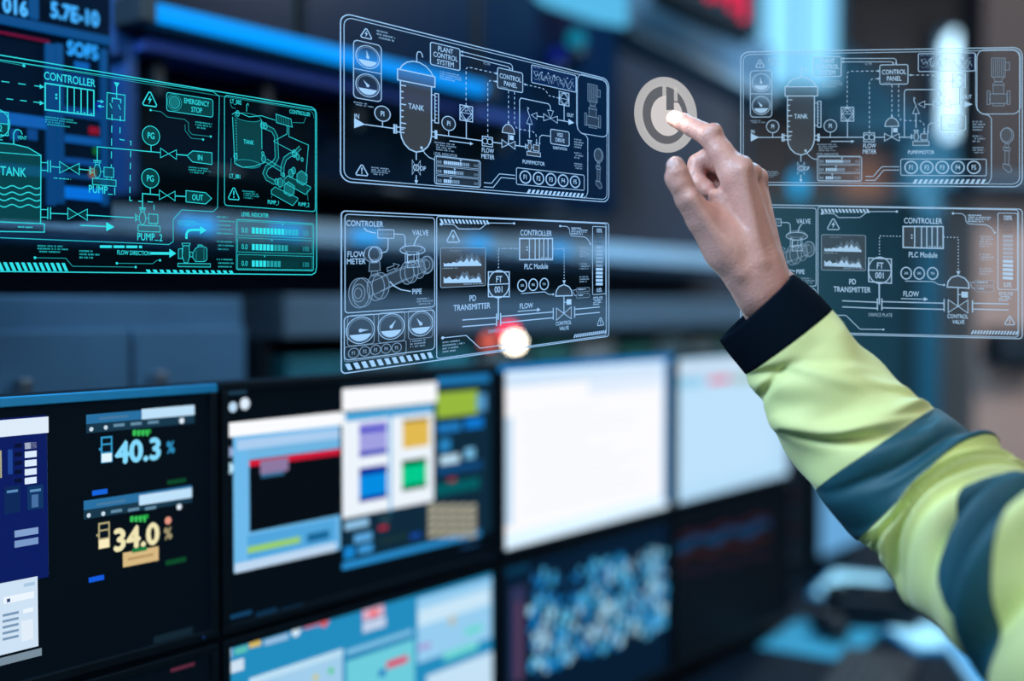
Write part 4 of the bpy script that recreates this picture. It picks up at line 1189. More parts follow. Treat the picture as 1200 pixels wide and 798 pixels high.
for pts in ([(527, 515), (667, 505)], [(527, 543), (667, 532)], [(687, 500), (905, 481)], [(687, 527), (905, 506)], [(998, 470), (1103, 460)], [(998, 493), (1103, 483)]):
    B.line(pts, 1.4)
B.part('orifice_plate'); B.line([(669, 488), (669, 540)], 1.6); B.line([(686, 486), (686, 538)], 1.6); B.text('ORIFICE PLATE', (680, 559), 3.9, 'dim')
B.part('control_valve'); B.bow((951, 488), 11.4, 7.6, 1.3, 'fill2'); B.line([(906, 464), (906, 514)], 1.6); B.line([(996, 458), (996, 506)], 1.6)
B.part('caption'); B.text('FLOW', (793, 455), 6); B.line([(757, 479), (840, 472)], 1.2); B.head((800, 475), (853, 471), 5)
B.part('caption'); B.text('CONTROL', (950, 528), 4.6); B.text('VALVE', (952, 550), 4.6)
B.part('warning_symbol'); B.warn((1106, 522), 12, 'mark')
B.part('hazard_strip'); B.hatch((990, 592), (1128, 573), 16, 4.4, .5)
B.part('circuit_trace'); B.line([(446, 590), (543, 580), (600, 634), (692, 621)], 1.0); B.dot((446, 590), 1.7); B.dot((692, 621), 1.2)
B.part('micro_print'); B.micro((445, 606), (540, 646), 4, seed=61)
B.part('level_bar'); B.rrect((1072, 117), (1128, 404), 1.5, 1.0); B.text('100%', (1100, 135), 5.4, xs=.6); B.text('0.0%', (1100, 388), 5.4, xs=.6)
for k in range(14):
    y0 = 153 + 15.7 * k
    B.fillp([(1086, y0), (1115, y0), (1115, y0 + 11), (1086, y0 + 11)], 'fill3' if k < 3 else ('dim' if k < 9 else 'solid'))
B.part('circuit_trace'); B.line([(935, 117), (963, 118), (974, 128), (976, 148), (982, 158), (1038, 162), (1052, 172), (1063, 192)], 1.0); B.dot((935, 117), 1.5); B.dot((1063, 192), 1.2)
B.part('micro_print'); B.micro((982, 122), (1052, 156), 4, 'line', 62)
B.part('micro_print'); B.micro((1017, 205), (1061, 252), 5, seed=63); B.part('micro_print'); B.micro((1017, 275), (1061, 304), 3, seed=64); B.part('micro_print'); B.micro((1017, 330), (1061, 358), 3, seed=65); B.part('micro_print'); B.micro((1075, 418), (1116, 452), 5, 'line', 66)

# ------------------------------------------------------------------ design C: pump line diagram (left)
S1 = [(0, 64.5), (371, 126.5), (371, 322), (0, 318)]
Cc = Draw(S1, 412, 222)
D = Cc
LX = -150
q = lambda *p: [(a, b) for a, b in p]
D.part('panel_frame')
def edge(x, top):       # y of the outer frame at x, following the perspective of the picture
    (xa, ya), (xb, yb) = ((0, 64.5), (371, 126.5)) if top else ((0, 318), (371, 322))
    return ya + (yb - ya) * (x - xa) / (xb - xa)
tl, tr, br, bl = [D.r(p) for p in ((LX, edge(LX, 1)), (371, edge(371, 1)), (371, edge(371, 0)), (LX, edge(LX, 0)))]
PC_OUT = (tl, br)
D.strip([(tl[0] + 8, 0), (404, 0), (410, 3), (412, 9), (412, 212), (410, 219), (404, 222), (tl[0] + 8, 222), (tl[0], 214), (tl[0], 8)], 1.4, 'line', True)
D.strip([(tl[0] + 8, 5), (402, 5), (407, 9), (407.5, 14)], .7, 'dim')
D.part('diagram_frame'); D.line(q((LX, 45), (0, 70), (250, 107.5), (257, 113), (255, 243), (250, 248), (213, 246), (203, 257), (203, 283), (198, 286.5), (0, 278.5), (LX, 272)), .8)
D.part('circuit_trace'); D.line(q((-30, 66), (28, 77)), .7, 'dim'); D.dot((28, 77), 1.7)
D.part('signal_line'); D.dash(q((-60, 87), (45, 101)), 1.1, 8, 9); D.line(q((44, 101), (50, 101.7)), 1.1); D.head((30, 99.5), (52, 102), 5); D.dash(q((-60, 108), (45, 120)), 1.1, 7, 7); D.line(q((44, 120.3), (50, 121)), 1.1); D.head((30, 118.5), (52, 121.2), 5)
D.part('plc_module'); D.text('CONTROLLER', (82, 93), 8.2, xs=.74); D.line(q((53, 97.5), (110, 106), (110, 135.5), (53, 128.5)), 1.9, closed=True)
for x in (70, 79, 87, 95, 102.5):
    D.line(q((x, 97.5 + (x - 53) * .149), (x, 128.5 + (x - 53) * .123)), 1.4)
for x in (91, 99, 107):
    D.line(q((x - 1.2, 131 + (x - 91) * .13), (x + 1.2, 131.2 + (x - 91) * .13)), 1.2)
D.dot((66, 111), 1.3); D.dot((66, 115), 1.3)
D.part('micro_print'); D.micro((53, 136), (92, 152), 4, seed=71)
D.part('exchange_arrows'); D.line(q((114, 118.3), (118, 118.8)), 1.2); D.head((112, 118), (122, 119.3), 4); D.line(q((117, 124.5), (122, 125)), 1.2); D.head((122, 125), (114, 124.2), 4)
D.part('relay_box'); D.line(q((125.5, 108.5), (146.5, 111.5), (146, 141.5), (125, 138.8)), 1.1, closed=True); D.fillp(q((125.5, 108.5), (146.5, 111.5), (146, 141.5), (125, 138.8)), 'fill')
D.fillp(q((133.5, 96), (140, 97), (136.8, 103)), 'line'); D.line(q((136.7, 100), (136.7, 115)), 1.2); D.line(q((131.5, 120), (131.5, 115), (141.5, 116.5), (141.5, 121)), 1.3); D.line(q((128.7, 121), (131.3, 127)), 1.1); D.line(q((138.8, 122.5), (141.2, 128.5)), 1.1); D.line(q((131.2, 134), (131.2, 141)), 1.3); D.line(q((141, 136), (141, 142)), 1.3)
D.part('signal_line'); D.dash(q((131, 147), (130.4, 196)), 1.2, 8, 6.5); D.dash(q((140.7, 149), (140.5, 163.5)), 1.2, 7, 6); D.line(q((140.5, 163.5), (146, 164.3)), 1.2); D.line(q((152, 165.3), (153.5, 165.6), (153.3, 170.5)), 1.2); D.dash(q((153.2, 177), (152, 234.5)), 1.2, 7, 6.5); D.line(q((152, 230), (152, 235), (155, 235.2)), 1.2); D.line(q((162, 235.7), (167, 236)), 1.2); D.line(q((173, 236.3), (179, 236.8)), 1.2); D.dash(q((180.5, 240), (180.5, 248)), 1.2, 6, 5)
D.part('warning_symbol'); D.warn((175.5, 116), 19, 'bolt')
D.part('emergency_stop'); D.rrect((195.3, 108), (249.5, 137.5), 3, .9, 'line', 'fill3'); D.circ((204.5, 120), 9.4, .8, 'dim', 'fill3'); D.circ((204.5, 120), 7, .5, 'line', 'mid'); D.text('EMERGENCY', (230.5, 120), 5.9, xs=.70); D.text('STOP', (230.5, 128.8), 6, xs=.70)
D.part('circuit_trace'); D.line(q((176.5, 129), (189, 131), (196, 137), (216.5, 140), (221, 144), (221, 153), (225, 157.5), (247, 160)), .7, 'dim'); D.line(q((216.8, 146), (217, 153), (224, 162), (238, 163.3)), .7, 'dim')
D.dot((176.5, 129), 1.4); D.dot((247, 160), 1.4); D.dot((238, 163.5), 1.4)
D.part('micro_print'); D.micro((229, 142), (249, 154), 3, seed=72)
for c, y in (((177, 159), 177.5), ((176.2, 209), 228)):
    D.part('pressure_gauge'); D.circ(c, 11, 1.0, 'line', 'fill3'); D.text('PG', c, 7, xs=.74); D.line(q((c[0], c[1] + 11), (c[0], y)), 1.2)
D.part('supply_pipe'); D.line(q((114, 190), (114, 172), (188, 178.8)), 1.2); D.line(q((207, 181), (219, 182)), 1.4)
D.part('valve'); D.bow((197.5, 180.2), 10.4, 5.6, 1.0)
D.part('inlet_tag'); p_ = q((219, 182.3), (226, 176.8), (248.3, 179), (248.3, 192.8), (225.5, 189.6)); D.fillp(p_, 'fill3'); D.line(p_, 1.0, closed=True); D.text('IN', (234.5, 184.6), 6.4, xs=.74)
D.part('micro_print'); D.micro((221, 195), (247, 206), 3, seed=73)
D.part('delivery_pipe'); D.line(q((167, 246), (167, 226.8), (187, 228.5)), 1.4); D.line(q((205, 229.6), (218, 230.3)), 1.4)
D.part('valve'); D.bow((196, 229), 10.2, 5.6, 1.0)
D.part('outlet_tag'); p_ = q((218, 223.3), (241, 225.8), (248, 232.5), (241, 239), (218, 236.5)); D.fillp(p_, 'fill3'); D.line(p_, 1.0, closed=True); D.text('OUT', (231.5, 231.4), 6.6, xs=.74)
D.part('pump'); D.pump((114, 200.5), 9.2, 'fill3'); D.text('PUMP', (115, 222), 8.2, xs=.74); D.line(q((126.5, 227.5), (132, 227.8)), 1.0); D.text('1', (134.5, 224), 8)
D.part('pump'); D.pump((167, 255.5), 9.2, 'fill3'); D.text('PUMP', (171, 277.5), 8.2, xs=.74); D.line(q((181, 281.5), (186, 281.8)), 1.0); D.text('2', (188.5, 278.5), 8)
D.part('tank')
xL = -46
p_ = q((xL, 262), (xL, 176), (-30, 166), (0, 167.5), (16, 169), (33, 173), (48, 182), (47.6, 262)); D.fillp(p_, 'fill3'); D.line(p_, 1.2); D.line(q((xL, 176), (0, 178.5), (48, 182.5)), .9)
for y in (219, 226.5, 233.5, 241):
    D.line([(x, y + 1.6 * math.sin((x - 0) * .33) + x * .012) for x in range(xL, 48, 2)] + [(47.6, y + .5)], 1.3)
D.text('TANK', (15.5, 201), 9, xs=.74); D.line(q((xL, 259.5), (0, 260), (52, 262.3), (52, 272), (xL, 270.5)), 1.2); D.micro((21, 265), (49, 269), 1, 'line', 74)
D.part('vent_hook'); D.line(q((16, 169), (16, 156.5), (18, 152.5), (21, 151.8), (24.5, 153.5), (26, 157.5)), 1.2); D.text('VENT', (26, 161.3), 3.6)
D.part('transmitter_symbol'); D.line(q((-22, 128), (9.6, 132), (9.6, 159), (-22, 156)), 1.2, closed=True); D.circ((-6, 144), 15, 1.0, fill='fill3'); D.line(q((-22, 143), (9.6, 145.5)), 1.0); D.text('002', (-3, 150), 6); D.line(q((-10, 163), (3, 164)), 1.0)
for (x0, y0), vx, pts in (((48, 195), (81.5, 197), ((60.5, 195.3), (71, 196.2), (92, 198), (104.5, 199.5))), ((48, 250), (91, 251), ((59.5, 250), (80, 250.8), (101, 252), (157, 255.2)))):
    D.part('tank_nozzle'); D.line(q((x0, y0 - 4.6), (x0 + 8, y0 - 4.3)), 1.0); D.line(q((x0, y0 + 4.4), (x0 + 8, y0 + 4.8)), 1.0); D.line(q((x0 + 8, y0 - 7), (x0 + 8, y0 + 7)), 1.2); D.line(q((x0 + 11.2, y0 - 7), (x0 + 11.2, y0 + 7)), 1.3); D.line(pts[:2], 1.2); D.line(pts[2:], 1.2)
    D.part('valve'); D.bow(vx, 11, 6.2, 1.0, 'fill')
D.part('micro_print'); D.micro((63, 208), (88, 212), 1, 'line', 75)
D.part('flow_arrow'); D.line(q((94, 264), (126, 265.5)), 1.6); D.fillp(q((124.5, 260), (134, 266), (124.5, 271)), 'solid')
D.part('progress_dashes')
for x0, x1 in ((117, 131), (133, 146), (148, 161), (163, 166.5)):
    D.line(q((x0, 288 + x0 * .008), (x1, 288 + x1 * .008)), 3.4, 'solid')
D.part('flow_direction'); D.text('FLOW DIRECTION', (157, 296.3), 4.8, xs=.70); D.line(q((176.5, 296.8), (200, 297)), 3.6, 'solid'); D.fillp(q((198.5, 291.5), (206.5, 297), (198.5, 302)), 'solid')
D.part('bend_arrow'); D.line(q((218.5, 280), (218.5, 274), (220.5, 270.5), (225, 269.3), (236, 269.4)), 3.4, 'solid'); D.fillp(q((234.5, 264.8), (242, 269.8), (234.5, 274.5)), 'solid')
D.part('pump_picture')
for p_ in (q((213, 285), (223, 285), (222, 288), (214, 288)), q((214.5, 288), (221.5, 288), (222.5, 300), (220, 308), (216, 308), (213.5, 300)), q((209, 292), (213.5, 291), (213.5, 303), (209, 303)), q((222, 295), (226, 296), (226, 301), (222, 301)), q((226, 296), (229, 291), (233, 289), (239, 289), (242.5, 291), (242.5, 304), (240, 306.5), (229, 306.5), (226, 302)), q((208.5, 308.5), (246.5, 309), (246.5, 313), (208.5, 312.5)), q((232, 287), (237, 287), (237, 289), (232, 289))):
    D.fillp(p_, 'fill3'); D.line(p_, .8, 'line', True)
D.line(q((230, 290), (230, 306)), .6, 'dim'); D.line(q((239, 290), (239, 306)), .6, 'dim')
D.part('hazard_strip'); D.hatch((-75, 316.8), (82, 317.6), 22, 8.6, -.45)
D.part('hazard_strip'); D.hatch((172, 319.5), (276, 320.5), 14, 3.6, -.6)
D.part('circuit_trace'); D.line(q((41, 302), (77, 302.6), (85, 312), (159, 313)), .8, 'dim'); D.line(q((137, 308.5), (179, 309), (184, 305), (187.5, 305)), .8, 'dim')
for p_ in ((41, 302), (159, 313), (137, 308.5), (187.5, 305)):
    D.dot(p_, 1.5)
for a_, b_, n_, s_ in (((44, 287), (80, 298), 3, 76), ((93, 293), (117, 305), 3, 77), ((254, 253), (275, 278), 5, 78), ((254, 282), (275, 296), 3, 79), ((254, 303), (275, 316), 3, 80), ((208, 258), (236, 267), 3, 81)):
    D.part('micro_print'); D.micro(a_, b_, n_, seed=s_)
D.part('level_indicator'); D.text('LEVEL INDICATER', (299, 251.8), 5, xs=.70); D.level_rows((277, 257), (367.5, 317.3), ((9, 13), (6, 13), (4, 13)))
D.part('picture_frame'); D.rrect((263, 111.5), (369.5, 248), 4, 1.0)
# isometric tank and pumps
D.part('tank_picture')
for c in ((290.5, 137.5), (290, 192)):
    D.circ(c, 5, .8, 'dim', None, 3.9)
p_ = q((272.5, 137), (274, 190), (281, 195), (293, 197), (304, 194.5), (307, 188), (306.5, 140), (298, 142.5), (285, 142)); D.fillp(p_, 'fill3'); D.line(q((272.5, 137), (275, 190)), .9); D.line(q((306.5, 140), (307, 175)), .9)
D.line(q((272, 134), (276, 131.5), (283, 133), (292, 137), (306, 135.5), (323, 141)), .9); D.line(q((275.5, 191), (284, 196), (298, 195), (311, 190)), .9); D.line(q((289, 131), (289, 123), (290.5, 121), (291.5, 124)), .9); D.dash(q((276.5, 140), (278, 188)), .8, 1.8, 1.6); D.text('TANK', (291.5, 166.5), 5.2, xs=.74)
D.part('pipework_picture')
def hose(pts, w):
    D.line(pts, w, 'fill3')
    P = [np.array(D.r(p)) for p in pts]
    for s in (-1, 1):
        o = []
        for i, p in enumerate(P):
            d = P[min(i + 1, len(P) - 1)] - P[max(i - 1, 0)]
            n = np.array([-d[1], d[0]]) / np.linalg.norm(d)
            o.append(p + n * s * w / 2)
        D.strip(o, .7, 'line')
hose(q((306, 147), (314, 150), (320, 153), (323.5, 160), (324.5, 185), (321, 191), (313, 196), (310, 203), (313, 209), (322, 214)), 5.4)
hose(q((312, 188), (320, 193), (330, 199)), 4.6)
hose(q((331, 206), (331, 195), (334, 186), (340, 181.5), (346, 180)), 5)
hose(q((343, 182), (352, 172.5)), 4.4)
D.part('controller_picture'); p_ = q((323.5, 133.7), (341, 139.5), (342.5, 149), (324, 143.5)); D.fillp(p_, 'fill3'); D.line(p_, .9, closed=True)
for k in range(5):
    D.line(q((326.5 + 2.8 * k, 134.7 + .95 * k), (327 + 2.8 * k, 144.4 + .85 * k)), .5, 'dim')
D.line(q((336.5, 147.5), (336.3, 157), (320.5, 165.5), (346, 179)), .9); D.line(q((338.5, 148), (338.5, 160), (361.5, 170), (358.5, 206)), .9)
for c, s in (((278.5, 133), 3.6), ((307.5, 146.5), 4), ((311, 147.5), 4), ((276, 183), 3.6), ((309, 186), 4.6), ((308, 180), 2.6), ((345, 180), 5), ((349, 184), 4), ((354, 187), 2.6), ((341, 203), 5.4), ((344, 200), 4.4), ((328.5, 214), 6), ((332, 205), 3), ((324, 213), 4)):
    D.part('valve_body_picture'); D.circ(c, s, .8, 'line', 'mid', .7, 12)
for s in (0, 1):
    D.part('pump_picture'); ox, oy = (0, 0) if s == 0 else (15, -13)
    p_ = q((333 + ox, 217 + oy), (338 + ox, 213 + oy), (345 + ox, 218 + oy), (344.5 + ox, 227 + oy), (340 + ox, 230 + oy), (333 + ox, 226 + oy)); D.fillp(p_, 'mid'); D.line(p_, .8, closed=True)
    p_ = q((318 + ox, 223 + oy), (322 + ox, 219 + oy), (349 + ox, 232 + oy), (349 + ox, 234 + oy), (343 + ox, 241 + oy), (318 + ox, 227 + oy)); D.fillp(p_, 'fill3'); D.line(p_, .8, closed=True)
D.part('caption'); D.text('LT_002', (276.3, 119.3), 5, xs=.74); D.line(q((270, 122), (272, 126), (276, 127)), .7, 'dim')
D.part('caption'); D.text('LT_001', (275.5, 206.5), 5, xs=.74); D.line(q((271, 185), (270.5, 202)), .7, 'dim')
D.part('caption'); D.text('CONTROLLER', (351.5, 132.3), 4.9, xs=.74); D.line(q((358.5, 137), (356, 144), (343, 143.5)), .7, 'dim')
D.part('caption'); D.text('PUMP_1', (320.5, 237), 4.8, xs=.74); D.line(q((318, 232), (319, 227)), .7, 'dim')
D.part('caption'); D.text('PUMP_2', (356, 239.5), 4.8, xs=.74); D.line(q((361, 235), (360, 222)), .7, 'dim')
D.part('warning_symbol'); D.warn((274, 227), 17, 'mark'); D.micro((284, 223), (304, 235), 4, seed=83)

# ------------------------------------------------------------------ hang the designs in the room
def hud_set(k, rgb, a):
    L = lambda f: tuple(c * f for c in rgb)
    return {'line': hud_mat('projected_line_' + k, rgb, 0.92 * a, 1.0), 'dim': hud_mat('projected_faint_line_' + k, rgb, 0.50 * a, 0.9),
            'solid': hud_mat('projected_solid_' + k, rgb, 0.95 * a, 1.08), 'mid': hud_mat('projected_mid_tone_' + k, L(.5), 0.5 * a, 0.75),
            'fill': hud_mat('projected_tint_' + k, L(.22), 0.22 * a, 0.8), 'fill2': hud_mat('projected_tint_strong_' + k, tuple(.5 * c + .1 for c in L(.3)), 0.50 * a, 0.55),
            'fill3': hud_mat('projected_tint_mid_' + k, L(.30), 0.30 * a, 0.7), 'chart': hud_mat('projected_chart_blue_' + k, (0.01, 0.05, 0.22), (0.45 if k != 'pale' else 0.12), 0.8)}
def pane_mat(name, tint):
    if name in MATS:
        return MATS[name]
    m = hud_mat(name, (0.02, 0.09, 0.14), 0.03, 0.5)
    m.node_tree.nodes['Transparent BSDF'].inputs[0].default_value = (*tint, 1)
    return m
def hang(design, quad, dl, dr, mats, pane, name, label, span=None):
    """project nothing: the panel is a flat sheet standing in the room; quad gives where its corners are seen"""
    H = homog(design.rect, quad)
    xl, xr = quad[0][0], quad[1][0]
    def p3(p, lift=0.0):
        x, y = hap(H, p)
        s = (x - xl) / (xr - xl)
        d = 1.0 / ((1 - s) / dl + s / dr)
        return at(x, y, d - lift)
    W, Hh = design.W, design.H
    x0 = span if span is not None else 0
    base = p3(((x0 + W) / 2, Hh))
    e = empty(name, tuple(base), label=label, cat='holographic panel')
    cs = [(x0 + 5, .4), (W - 5, .4), (W - 1.4, 1.6), (W - .4, 5), (W - .4, Hh - 5), (W - 1.4, Hh - 1.6), (W - 5, Hh - .4), (x0 + 5, Hh - .4), (x0 + 1.4, Hh - 1.6), (x0 + .4, Hh - 5), (x0 + .4, 5), (x0 + 1.4, 1.6)]
    f = [p3(c) - base for c in cs]
    g = [p3(c, -0.0015) - base for c in cs]
    n = len(cs)
    MB().raw(f + g, [tuple(range(n)), tuple(range(2 * n - 1, n - 1, -1))] + [(i, (i + 1) % n, n + (i + 1) % n, n + i) for i in range(n)], pane).build('glass_sheet', e)
    order = {'fill': .0003, 'fill2': .0003, 'fill3': .0004, 'chart': .0004, 'mid': .0006, 'dim': .0008, 'line': .001, 'solid': .0009}
    for nm, shapes in design.parts:
        mb = MB()
        for m, vs, fs in shapes:
            mb.raw([p3(v, order[m]) - base for v in vs], fs, mats[m])
        mb.build(nm, e)
    return e

CY_ = hud_set('cyan', lin(50, 225, 235), 1.0)
BL_ = hud_set('blue', lin(160, 208, 255), 1.0)
PL_ = hud_set('pale', lin(172, 212, 245), 0.80)
PANE1 = pane_mat('panel_glass_dark', (0.80, 0.86, 0.90))
PANE2 = pane_mat('panel_glass_clear', (0.92, 0.94, 0.96))
PANE3 = pane_mat('panel_glass_pale', (0.975, 0.98, 0.99))
hang(Cc, [(0, 64.5), (371, 126.5), (371, 322), (0, 318)], 1.01, 1.05, CY_, PANE1, 'holographic_panel', 'cyan see-through panel with two pumps and an emergency stop at the left', PC_OUT[0][0])
hang(A, [(399, 14.5), (713.5, 93), (713.5, 237), (399, 212.5)], 1.01, 1.05, BL_, PANE2, 'holographic_panel', 'upper middle see-through panel with tank diagram left of the power button')
hang(B, [(400, 247), (713.5, 261.5), (713.5, 394), (400, 438)], 1.01, 1.05, BL_, PANE2, 'holographic_panel', 'lower middle see-through panel with pipe picture and three gauges')
hang(A, [(868, 61), (1198, 55.5), (1198, 219), (868, 216.5)], 1.063, 1.063, PL_, PANE3, 'holographic_panel', 'pale see-through tank diagram panel at the upper right behind the hand')
hang(B, [(868, 239.5), (1198, 245), (1198, 397), (868, 389)], 1.063, 1.063, PL_, PANE3, 'holographic_panel', 'pale see-through transmitter panel at the right behind the wrist')

# power button at the finger tip
PB = Draw([(742, 90), (818, 90), (818, 180), (742, 180)], 76, 90)
PBM = hud_mat('projected_button_white', lin(208, 206, 206), 0.78, 0.92)
PBM2 = hud_mat('projected_button_core', lin(226, 220, 218), 0.82, 1.0)
e = empty('power_button', tuple(at(780, 180, 1.052)), label='round white glowing power button touched by the index finger', cat='button')
b0 = at(780, 180, 1.052)
def ell(c, rx, ry, n=72, a0=0, a1=360, tilt=-0.16):
    out = []
    for i in range(n + 1):
        a_ = math.radians(a0 + (a1 - a0) * i / n)
        x, y = rx * math.cos(a_), ry * math.sin(a_)
        out.append((c[0] + x * math.cos(tilt) - y * math.sin(tilt), c[1] + x * math.sin(tilt) + y * math.cos(tilt)))
    return out
def ringmesh(name, outer, inner, m, closed):
    mb = MB()
    P = [at(x, y, 1.05) - b0 for x, y in outer]; Q = [at(x, y, 1.05) - b0 for x, y in inner]
    P2 = [at(x, y, 1.052) - b0 for x, y in outer]; Q2 = [at(x, y, 1.052) - b0 for x, y in inner]
    n = len(P)
    mb.raw(P + Q, [(i, i + 1, n + i + 1, n + i) for i in range(n - 1)], m)
    mb.build(name, e)
c0 = (780, 134.5)
ringmesh('outer_ring', ell(c0, 36.6, 44.6), ell((779.5, 135), 26.2, 34), PBM, True)
MB().raw([at(x, y, 1.0535) - b0 for x, y in ell((780, 135), 30, 39)[:-1]], [tuple(range(72))], hud_mat('projected_button_haze', lin(150, 146, 144), 0.42, 0.8)).build('haze_disc', e)  # grey see-through disc stands in for the haze inside the ring
# core disc with the bar slot left open at the top
sl, sr = 780.8, 789.8
core = ell((781.5, 135.8), 18.6, 23.6, 96)
left = [p for p in core]
mb = MB()
pts = [p for p in core[:-1]]
cl = [p for p in pts if not (sl - 4 < p[0] < sr + 4 and p[1] < 135)]
# order round the disc so that the gap is at the slot
k0 = max(range(len(pts)), key=lambda i: (pts[i - 1] not in cl and pts[i] in cl))
seq = [pts[(k0 + i) % len(pts)] for i in range(len(pts))]
seq = [p for p in seq if p in cl]
poly = seq + [(sl, seq[-1][1]), (sl, 128), (sr, 128), (sr, seq[0][1])]
poly = seq + [(sl, seq[-1][1] - .5), (sl, 129), (sr, 129), (sr, seq[0][1] - .5)]
mb.raw([at(x, y, 1.0498) - b0 for x, y in poly], [tuple(range(len(poly)))], PBM2)
mb.build('core', e)
def quadp(name, pts, m, d=1.0502):
    MB().raw([at(x, y, d) - b0 for x, y in pts], [tuple(range(len(pts)))], m).build(name, e)
# uprights either side of the open slot join core and ring
quadp('slot_side', [(776.3, 101), (780.8, 100.6), (780.8, 114), (776.3, 115)], PBM)
quadp('slot_side', [(789.8, 101.6), (794, 103), (794, 119), (789.8, 118)], PBM)

ld = bpy.data.lights.new('power_button_glow', 'POINT')
ld.energy = 0.10; ld.color = (1.0, 0.93, 0.88); ld.shadow_soft_size = 0.012
lo_ = bpy.data.objects.new('power_button_glow', ld); lo_.location = tuple(at(779, 130, 1.022) - b0); lo_.parent = e
COL.objects.link(lo_)
# ================================================================== the person reaching in from the right
HD = 0.99            # distance of the hand from the camera
def hp(px, py, dd=0.0):
    return at(px, py, HD + dd)
PXM = HD / FPX      # metres per photo pixel at the hand

def cone_sdf(G, a, b, ra, rb):
    ab = b - a
    t = np.clip(((G - a) @ ab) / max(1e-12, ab @ ab), 0, 1)
    d = G - (a + t[..., None] * ab)
    return np.sqrt((d * d).sum(-1)) - (ra + (rb - ra) * t)
def ell_sdf(G, c, r, Rm=None):
    d = G - c
    if Rm is not None:
        d = d @ Rm
    k = np.sqrt(((d / r) ** 2).sum(-1))
    return (k - 1) * min(r)
def smin(a, b, k):
    h = np.clip(0.5 + 0.5 * (b - a) / k, 0, 1)
    return b + (a - b) * h - k * h * (1 - h)
def smax(a, b, k):
    return -smin(-a, -b, k)
def surface_nets(F, org, h):
    nx, ny, nz = F.shape
    ins = F < 0
    c = [ins[i:nx - 1 + i, j:ny - 1 + j, k:nz - 1 + k] for i in (0, 1) for j in (0, 1) for k in (0, 1)]
    s = sum(x.astype(np.int8) for x in c)
    act = (s > 0) & (s < 8)
    idx = -np.ones(act.shape, np.int64)
    cells = np.argwhere(act)
    idx[act] = np.arange(len(cells))
    acc = np.zeros((len(cells), 3)); cnt = np.zeros(len(cells))
    offs = [(i, j, k) for i in (0, 1) for j in (0, 1) for k in (0, 1)]
    for ia, a in enumerate(offs):
        for b in offs[ia + 1:]:
            if sum(abs(x - y) for x, y in zip(a, b)) != 1:
                continue
            fa = F[cells[:, 0] + a[0], cells[:, 1] + a[1], cells[:, 2] + a[2]]
            fb = F[cells[:, 0] + b[0], cells[:, 1] + b[1], cells[:, 2] + b[2]]
            m = (fa < 0) != (fb < 0)
            t = np.where(m, fa / np.where(m, fa - fb, 1), 0)
            p = np.array(a)[None] + t[:, None] * (np.array(b) - np.array(a))[None]
            acc[m] += p[m]; cnt[m] += 1
    V = org + (cells + acc / cnt[:, None]) * h
    faces = []
    for ax in range(3):
        u, v = [(1, 2), (2, 0), (0, 1)][ax]
        sl0 = [slice(1, -1)] * 3; sl1 = [slice(1, -1)] * 3
        sl0[ax] = slice(0, -1); sl1[ax] = slice(1, None)
        A_, B_ = ins[tuple(sl0)], ins[tuple(sl1)]
        for flip in (0, 1):
            e = np.argwhere((A_ & ~B_) if not flip else (~A_ & B_))
            if not len(e):
                continue
            base = e.copy()
            base[:, u] += 1; base[:, v] += 1
            q = []
            for du, dv in ((0, 0), (-1, 0), (-1, -1), (0, -1)):
                cc = base.copy(); cc[:, u] += du; cc[:, v] += dv
                q.append(idx[cc[:, 0], cc[:, 1], cc[:, 2]])
            q = np.stack(q, 1)
            if flip:
                q = q[:, ::-1]
            faces.append(q)
    return V, np.concatenate(faces)
def mesh_np(name, V, Fq, m, parent, smooth=True):
    me = bpy.data.meshes.new(name)
    me.from_pydata(V.tolist(), [], Fq.tolist())
    me.materials.append(m)
    me.polygons.foreach_set('use_smooth', [smooth] * len(me.polygons))
    me.update()
    o = bpy.data.objects.new(name, me)
    COL.objects.link(o)
    o.parent = parent
    return o

M_skin = mat('skin', lin(204, 152, 138), 0.42, noise=0.10, nscale=55, bump=0.35, bscale=420, sss=0.18)

# ---- joints of the right hand (photo pixels, extra distance in metres); radius in pixels
J = lambda x, y, d, r: (hp(x, y, d), r * PXM)
chains = {
    'index': [J(790, 139, .040, 9.6), J(800, 143, .034, 10.6), J(812, 149.5, .026, 11.2), J(833, 160, .010, 13.8), J(845, 178, .006, 14.2), J(862, 204, .004, 19)],
    'thumb': [J(791.5, 194, -.014, 10.6), J(794, 202, -.014, 12.4), J(797, 214, -.012, 14.0), J(806, 233, -.008, 14.6), J(823, 256, -.002, 19), J(850, 290, .004, 25)],
    'middle': [J(829, 222, .026, 10.5), J(819, 215, .030, 11.2), J(815, 205, .034, 11.6), J(818, 192, .036, 12.2), J(828, 187, .034, 13), J(855, 196, .030, 14.5), J(876, 207, .026, 18)],
    'ring': [J(842, 222, .044, 10), J(833, 213, .048, 11), J(833, 197, .050, 12), J(842, 191, .050, 12.6), J(866, 198, .046, 14), J(884, 212, .042, 15.5)],
    'little': [J(856, 226, .058, 9), J(848, 216, .061, 9.5), J(850, 203, .062, 10.5), J(872, 208, .060, 12), J(886, 218, .054, 13.5)],
}
palm = [(J(864, 206, .006, 21), J(890, 318, .010, 27)), (J(878, 210, .028, 17), J(894, 318, .020, 26)), (J(885, 214, .044, 14), J(897, 318, .030, 24)), (J(886, 222, .056, 12), J(896, 318, .034, 20)),
        (J(850, 285, .004, 24), J(886, 325, .012, 25)), (J(856, 240, .018, 22), J(880, 305, .016, 27)), (J(842, 232, .012, 12), J(850, 268, .010, 20))]
forearm = [(J(862, 302, .004, 24), J(888, 340, .007, 26)), (J(884, 318, .010, 26.5), J(898, 345, .014, 27.5)), (J(890, 318, .030, 23), J(902, 345, .030, 25)), (J(898, 345, .014, 27.5), J(960, 430, .020, 36)), (J(902, 345, .030, 25), J(965, 430, .030, 34)), (J(962, 430, .024, 37), J(1110, 625, -.02, 52))]
